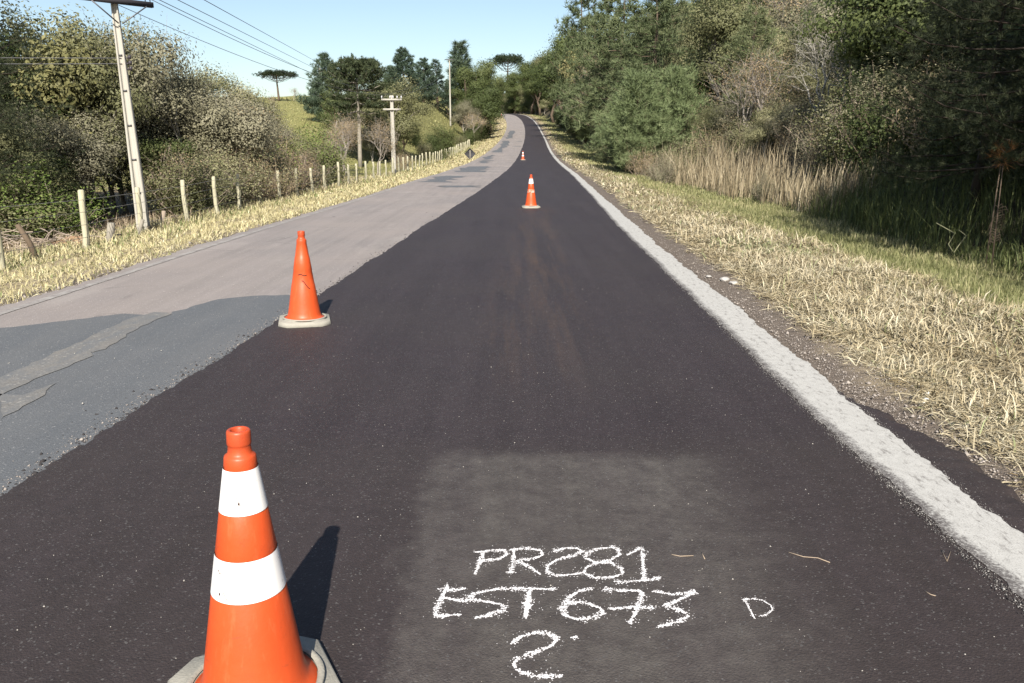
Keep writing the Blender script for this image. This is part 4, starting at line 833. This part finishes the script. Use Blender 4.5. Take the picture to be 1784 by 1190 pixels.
pole(x3, 150, h3, .26, .18, 'distant pole with a single crossarm on the hill top', 0, [(h3-.1, 1.7, STEEL, (), 0)], None, False)
x4 = at(560, 122)[0]; z4 = float(ground(x4, 122)); pole(x4, 122, zat(118, 122)-z4, .4, .28, 'pole half hidden behind the tall dark conifer carrying the upper wires', 0, [(zat(124, 122)-z4, 2.2, STEEL, (), 0)], None, False)
x5 = at(311, 90)[0]; z5 = float(ground(x5, 90)); pole(x5, 90, zat(72, 90)-z5, .22, .14, 'thin distant pole against the sky behind the left wood', 0, [(zat(88, 90)-z5, .9, STEEL, (), 0)], None, False)
def sky_pt(px, py, Y):
    d = ray(px, py); t = Y/d[1]; return np.array([d[0]*t, Y, H+d[2]*t])
for nm, a, b in (('lowest', (278, 0), (552, 133)), ('middle', (310, 0), (552, 121)), ('topmost', (356, 0), (552, 108))):
    A = sky_pt(*a, 44); B = sky_pt(*b, 122); D = B-A; A0 = A-D*.9
    cable((A0, B), .02, 'power_line', nm+' of the three dark wires crossing the sky at upper left', 'power line', 'three wires in the sky', 0.)
AX = rotz(R(52))@np.array((.8, 0, 0))
for k, s in (('left', -1), ('right', 1)):
    cable(((x1+s*AX[0], PY-.1+s*AX[1], z1+h1+.15), (x2+s*.6, 58, z2+h2)), .009, 'power_line', 'faint wire from the '+k+' arm end of the nearest pole to the second pole', 'power line', 'wires between the first and second pole', .5)
    cable(((x2+s*.6, 58, z2+h2), (x3+s*.7, 150, z3+h3)), .012, 'power_line', 'faint wire from the '+k+' arm end of the second pole to the hill top pole', 'power line', 'wires between the second and third pole', 1.)
for k, dz in (('upper', .0), ('lower', -.13)):
    cable(((x1-.05, PY-.1, z1+h1-1.3+dz), (-34, 17.5, z1+h1-1.2+dz*1.5)), .009, 'telephone_line', k+' pale telephone wire running left from the nearest pole', 'telephone line', 'telephone wires left of the nearest pole', .1)
cable(((x1-AX[0], PY-.1-AX[1], z1+h1+.12), (-34, 17.5, z1+h1+.1)), .008, 'power_line', 'thin wire running left from the crossarm of the nearest pole', 'power line', 'wire left of the nearest pole', .1)

# ------------------------------------------------------------------ fence with its posts and strands
fx = lambda Y: float(bx(Y))-float(wo(Y))-float(np.interp(Y, [12, 16, 22, 30, 45, 60, 90, 150], [3.9, 4.02, 4.5, 4.75, 4.7, 4.6, 4.5, 4.4]))
fence = thing('wire_fence', (fx(13.6), 13.6, float(ground(fx(13.6), 13.6))), 'post and wire fence with pale round timber posts along the left verge', 'fence')
FO = np.array(fence.location)
py_ = [13.35, 16.2, 20.0, 22.2]+list(np.cumsum([24.6]+[2.3]*46)); tops = []
def postmesh(h, r, sd):
    q = np.random.default_rng(sd); m = MB(); P = np.array([(q.normal(0, .012), q.normal(0, .012), z) for z in np.linspace(-.25, h, 6)]); m.tube(np.vstack([P, P[-1:]+[0, 0, .018]]), list(r*np.linspace(1.08, .95, 6))+[r*.6], 9); return m.mesh('fence_post', POST, True)
pm = [postmesh(1.17, .058, 5+i) for i in range(5)]
for i, Y in enumerate(py_):
    x = fx(Y)+rng.uniform(-.06, .06)
    if i == 0: x, _ = at(4, Y)
    if i == 1: x, _ = at(153, Y)
    if i == 2: x, _ = at(247, Y)
    z = float(ground(x, Y)); o = link('post', pm[i % 5], fence); o.location = np.array((x, Y, z))-FO; s = rng.uniform(.94, 1.06); o.scale = (s*1.05, s*1.05, s)
    o.rotation_euler = (R(rng.uniform(-2.5, 2.5)), R(rng.uniform(-2.5, 2.5)), rng.uniform(0, 6)); tops.append((x, Y, z))
tops = np.array([(tops[0][0]-.6, 8.0, float(ground(tops[0][0]-.6, 8)))]+[tuple(t) for t in tops])
for hgt in (.3, .55, .8, 1.04):
    m = MB(); m.tube(tops+[.04, -.05, hgt]-FO, .0042, 4); link('wire', m.mesh('fence_wire', FWIRE), fence)
def stake(name, px, Y, toppx, toppy, r, mat, label, cat):
    x, z = at(px, Y); tx = (toppx-892)/1400*(Y*.98); o = thing(name, (x, Y, z), label, cat); m = MB(); hh = zat(toppy, Y)-z
    m.tube([(0, 0, -.15), ((tx-x)*.5+.01, .01, hh*.5), (tx-x, 0, hh), ((tx-x)*1.01, 0, hh+.012)], [r*1.05, r, r*.95, r*.6], 8); link('shaft', m.mesh(name, mat, True), o); return o
stake('leaning_post', 68, 14.6, 18, 392, .05, DKWOOD, 'dark brown post leaning left beside the first fence post', 'post')
stake('post_stump', 189, 17.6, 184, 389, .085, BK['grey'], 'short grey broken stump between the second fence post and the pole', 'stump')
stake('post_stump', 281, 21.5, 279, 368, .06, BK['twig'], 'short reddish stub of a post right of the concrete pole', 'stump')
stake('post_stump', 238, 19.2, 240, 383, .05, BK['grey'], 'thin grey stub close at the left foot of the concrete pole', 'stump')

# ------------------------------------------------------------------ road sign seen from behind
xs, zs = at(819, 79); sg = thing('road_sign', (xs, 79, zs), 'dark diamond shaped road sign seen from behind on the left verge', 'road sign', None, R(8))
SB = N('dark_sign_back').col((.05, .05, .055)).set(Roughness=.6).m
zc = zat(268, 79)-zs; m = MB(); a = .52
V = []; 
for y in (0, .012):
    for k in range(4):
        an = k*math.pi/2
        for da in (-.11, .11): V.append((a*math.cos(an+da)*.97, y, zc+a*math.sin(an+da)*.97))
m.add(V, [[i, (i+1) % 8, 8+(i+1) % 8, 8+i] for i in range(8)]+[[0, 1, 2, 7], [2, 3, 6, 7], [3, 4, 5, 6], [8, 15, 10, 9], [10, 15, 14, 11], [11, 14, 13, 12]]); link('panel', m.mesh('sign_panel', SB), sg)
m = MB(); m.tube([(0, -.05, -.2), (0, -.05, zc+.35)], .04, 8); link('pole', m.mesh('sign_pole', BK['grey'], True), sg)
m = MB(); m.box((0, -.02, zc+.2), (.5, .03, .04)); link('bracket', m.mesh('sign_bracket', STEEL), sg); m = MB(); m.box((0, -.02, zc-.2), (.5, .03, .04)); link('bracket', m.mesh('sign_bracket', STEEL), sg)

# ------------------------------------------------------------------ chalk writing on the asphalt
def m_chalk():
    n = N('white_chalk'); n.col(n.mix(n.noise(200, 3), (.5, .49, .5), (.76, .75, .76))); n.set(Roughness=.95); return n.m
CH = m_chalk()
Zx = lambda p: onplane(700+p[0]/2.5486, 900+p[1]/2.5486, .0325)[:2]
def letter(strokes, wd, parent, seed):
    r = np.random.default_rng(seed); C_ = []; R_ = []
    for st in strokes:
        P = np.array([Zx(p) for p in st]); 
        seg = np.linalg.norm(np.diff(P, axis=0), axis=1); s = np.concatenate([[0], np.cumsum(seg)]); L = max(s[-1], .008)
        n = int(L/.0007)+12; t = r.uniform(0, L, n); c = np.stack([np.interp(t, s, P[:, 0]), np.interp(t, s, P[:, 1])], 1)
        wv = wd*(.75+.35*np.sin(t*37+r.uniform(0, 6)))*.5
        k = r.uniform(0, 1, n) < .93-.35*(np.sin(t*95+r.uniform(0, 6)) > .75); c = (c+r.normal(0, 1, (n, 2))*wv[:, None]*.45)[k]
        C_.append(c); R_.append(r.uniform(.001, .0034, len(c))*(wd/.02)**.5)
        m = int(L/.006); t = r.uniform(0, L, m); c = np.stack([np.interp(t, s, P[:, 0]), np.interp(t, s, P[:, 1])], 1)+r.normal(0, wd*.75, (m, 2)); C_.append(c); R_.append(r.uniform(.0008, .002, m))
    c = np.vstack(C_); rad = np.concatenate(R_); n = len(c); a0 = r.uniform(0, 6.28, n)
    an = a0[:, None]+np.arange(5)[None]*1.2566; q = rad[:, None]*r.uniform(.5, 1.3, (n, 5)); z = .0322+r.uniform(0, .0006, n)
    V = np.zeros((n, 6, 3)); V[:, :5, 0] = c[:, :1]+q*np.cos(an); V[:, :5, 1] = c[:, 1:]+q*np.sin(an); V[:, :5, 2] = .0322; V[:, 5, :2] = c; V[:, 5, 2] = z+.0006
    T = (np.arange(n)[:, None, None]*6+np.array([[i, (i+1) % 5, 5] for i in range(5)])[None]).reshape(-1, 3)
    me = mesh_np('chalk_letter', V.reshape(-1, 3)-np.array(parent.location), None, T, CH); return link('letter', me, parent)
TXT = {
 'line of white chalk writing reading PR281, topmost on the asphalt': ((330, 155 , .025), [
  [[(320, 158), (400, 150), (455, 148), (470, 165), (430, 188), (352, 196)], [(362, 158), (347, 200), (325, 255)]],
  [[(497, 142), (496, 190), (485, 245)], [(465, 246), (500, 246)], [(480, 146), (560, 140), (618, 150), (626, 170), (590, 185), (510, 194)], [(515, 198), (570, 224), (615, 255)]],
  [[(668, 156), (720, 141), (780, 140), (803, 154), (760, 174), (690, 190), (650, 215), (645, 245), (680, 261), (740, 258), (800, 250)]],
  [[(945, 136), (880, 140), (825, 158), (815, 183), (860, 202), (930, 205), (975, 228), (982, 252), (930, 270), (860, 272), (810, 250), (815, 226), (860, 206), (930, 190), (966, 168), (960, 143), (932, 132)]],
  [[(1000, 170), (1030, 155), (1055, 138), (1072, 145), (1070, 190), (1075, 240), (1078, 285)], [(950, 291), (1050, 285), (1150, 272)]]]),
 'line of white chalk writing reading EST 673 below PR281': ((200, 400, .03), [
  [[(205, 303), (185, 345), (160, 395), (148, 436)], [(172, 322), (240, 325), (285, 318)], [(188, 360), (240, 370), (300, 374)], [(145, 440), (200, 438), (262, 434)]],
  [[(465, 318), (400, 324), (335, 338), (300, 354), (322, 370), (400, 381), (455, 394), (452, 414), (400, 434), (330, 448)]],
  [[(475, 320), (570, 319), (682, 322)], [(572, 312), (560, 370), (550, 452)], [(568, 330), (556, 390), (548, 445)]],
  [[(840, 318), (790, 330), (745, 356), (715, 400), (720, 434), (770, 455), (850, 450), (890, 430), (882, 406), (830, 386), (770, 375), (735, 388)]],
  [[(895, 322), (980, 328), (1058, 328), (1068, 345), (1050, 400), (1015, 472)], [(922, 409), (1020, 402), (1125, 405)]],
  [[(1120, 330), (1200, 345), (1300, 335), (1240, 365), (1170, 394), (1240, 415), (1272, 440), (1240, 461), (1135, 489)]]]),
 'white chalk figure 2 with a dot, lowest of the chalk writing': ((590, 600, .028), [
  [[(485, 562), (530, 530), (600, 515), (660, 520), (692, 545), (660, 575), (580, 605), (510, 635), (495, 660), (530, 690), (600, 708), (660, 705), (708, 706)]], [[(760, 537), (772, 533)]]]),
 'small thin chalk letter D right of the chalk numbers': ((1580, 410, .011), [[[(1520, 366), (1545, 410), (1566, 452)], [(1508, 368), (1560, 364), (1602, 371), (1638, 393), (1646, 412), (1620, 434), (1592, 441)]]])}
for i, (lab, (d, ls)) in enumerate(TXT.items()):
    c = Zx(d[:2]); o = thing('chalk_writing', (c[0], c[1], 0), lab, 'chalk writing')
    for j, s_ in enumerate(ls): letter(s_, d[2], o, 50+i*9+j)

# ------------------------------------------------------------------ small things lying about
def rock(name, p, r, mat, label, cat='stone', sq=.6, sd=1):
    q = np.random.default_rng(sd); import bmesh
    b = bmesh.new(); bmesh.ops.create_icosphere(b, subdivisions=2, radius=r)
    ax = q.normal(0, 1, (5, 3))
    for v in b.verts:
        k = 1+.16*sum(math.sin(3*float(np.dot(a, v.co/r))) for a in ax)/2; v.co *= k; v.co.z *= sq
    me = bpy.data.meshes.new(name); b.to_mesh(me); b.free(); me.materials.append(mat); o = link(name, me); o.location = p; o.rotation_euler = (0, 0, q.uniform(0, 6)); o['label'] = label; o['category'] = cat; return o
WST = N('pale_stone'); WST.col(WST.mix(WST.noise(30, 4), (.26, .25, .235), (.42, .405, .385))); WST = WST.m
LIT = N('white_scrap').col((.75, .77, .76)).set(Roughness=.5).m
ORS = N('orange_clay'); ORS.col(ORS.mix(ORS.noise(8, 5), (.22, .135, .08), (.34, .22, .135))); ORS = ORS.m
for i, (px, py, r, lb) in enumerate(((1234, 484, .035, 'small white stone beside the white line, left of the pair'), (1262, 489, .06, 'flat white stone at the edge of the straw by the white line'), (1278, 495, .05, 'smaller flat white stone right of the other by the straw'))):
    p = onground(px, py); p[2] += .015; rock('white_stone', p, r, WST, lb, 'stone', .45, i)
for i, (px, py, r, lb) in enumerate(((1616, 688, .012, 'top scrap of white litter at the edge of the straw'), (1613, 698, .016, 'largest scrap of white litter at the edge of the straw'), (1609, 706, .010, 'lowest scrap of white litter at the edge of the straw'))):
    p = onground(px, py); p[2] += .012; rock('litter_scrap', p, r, LIT, lb, 'litter', .7, 10+i)
p = onground(128, 425); rock('clay_mound', p, .42, ORS, 'low mound of orange earth behind the second fence post', 'mound', .42, 4)
TWG = N('dry_twig').col((.34, .27, .2)).m
for i, (pts, lb) in enumerate((([(1374, 962), (1400, 970), (1425, 972), (1446, 980)], 'curved dry twig on the asphalt right of the chalk writing'), ([(1640, 958), (1650, 978), (1656, 960)], 'small forked dry twig near the white line'), ([(1170, 966), (1185, 969), (1208, 968)], 'short pale twig right of the chalk PR281'), ([(1222, 962), (1228, 974)], 'tiny straight twig beside the short pale twig'), ([(1612, 1030), (1622, 1036), (1630, 1038)], 'short bent twig below the forked twig'))):
    P = np.array([onplane(a, b, .0338) for a, b in pts]); o = MB(); o.tube(P, .0016, 5); o = link('twig', o.mesh('twig', TWG, True)); o['label'] = lb; o['category'] = 'twig'
# brushwood heap behind the fence
xb, zb_ = at(78, 17.8); o = thing('brushwood_heap', (xb, 17.8, zb_), 'heap of grey cut branches on the ground left of the second fence post', 'brushwood'); m = MB()
for i in range(46):
    a = rng.uniform(0, 6.28); L = rng.uniform(.4, 1.1); c = np.array([rng.normal(0, .6), rng.normal(0, .3), abs(rng.normal(0, .14))+.03]); d = np.array([math.cos(a)*L, math.sin(a)*L*.5, rng.normal(0, .18)]); m.tube(curve(c-d/2, c+d/2, 4, .06), [.016, .013, .01, .005], 4)
q = link('branch', m.mesh('brush_branches', BK['twig']), o); q['kind'] = 'stuff'
# bent reed, dead frond and rusty twig at the near pine
def reed_bent(px, py, Y, pts, label):
    P = np.array([[(a-892)/1400*Y*1.01, Y+.05*i, zat(b, Y)] for i, (a, b) in enumerate(pts)]); m = MB(); m.tube(P, .007, 5); o = link('bent_reed', m.mesh('bent_reed', N('reed_cane').col((.2, .2, .12)).m, True)); o['label'] = label; o['category'] = 'reed'
reed_bent(0, 0, 12.1, [(1655, 440), (1648, 426), (1660, 408), (1628, 390)], 'bent pale reed cane folding left under the near pine')
reed_bent(0, 0, 12.0, [(1656, 440), (1668, 425), (1680, 412), (1668, 402)], 'bent pale reed cane folding right under the near pine')
xf, zf_ = at(1727, 11.4); o = thing('dead_frond', (xf, 11.4, zf_), 'grey dead feathery stalk standing upright in front of the near pine', 'plant'); m = MB(); hf = zat(288, 11.4)-zf_
m.tube([(0, 0, 0), (-.02, 0, hf*.5), (-.04, 0, hf)], [.012, .009, .005], 5); link('stalk', m.mesh('frond_stalk', BK['brown']), o); m = MB()
for i in range(30):
    z = hf*(.25+.55*i/44); s = 1 if i % 2 else -1; L = .1*rng.uniform(.4, 1.2); m.tube([(-.03*z/hf, 0, z), (s*L*.7, rng.normal(0, .03), z+.03), (s*L, rng.normal(0, .04), z-.05)], [.005, .004, .0015], 3, False)
q = link('leaflet', m.mesh('frond_leaflets', BK['brown']), o); q['kind'] = 'stuff'
xr, zr_ = at(1716, 11.8); o = thing('withered_pine_shoot', (xr, 11.8, zr_), 'rusty orange withered pine shoot glowing in the shade at the right edge', 'plant'); hr = zat(272, 11.8)-zr_; m = MB(); m.tube([(0, 0, 0), (.02, 0, hr)], [.012, .007], 5); link('stalk', m.mesh('shoot_stalk', BK['brown']), o)
P = np.array([[rng.normal(0, .07), rng.normal(0, .07), hr+rng.normal(0, .06)] for _ in range(18)]); V, T, to = needle_tufts(P, P-np.array([0, 0, hr-.05]), 16, .16, .006, NR(18, .5, .2), .7); link('needles', mesh_np('shoot_needles', V, None, T, F['rust'], to), o)['kind'] = 'stuff'
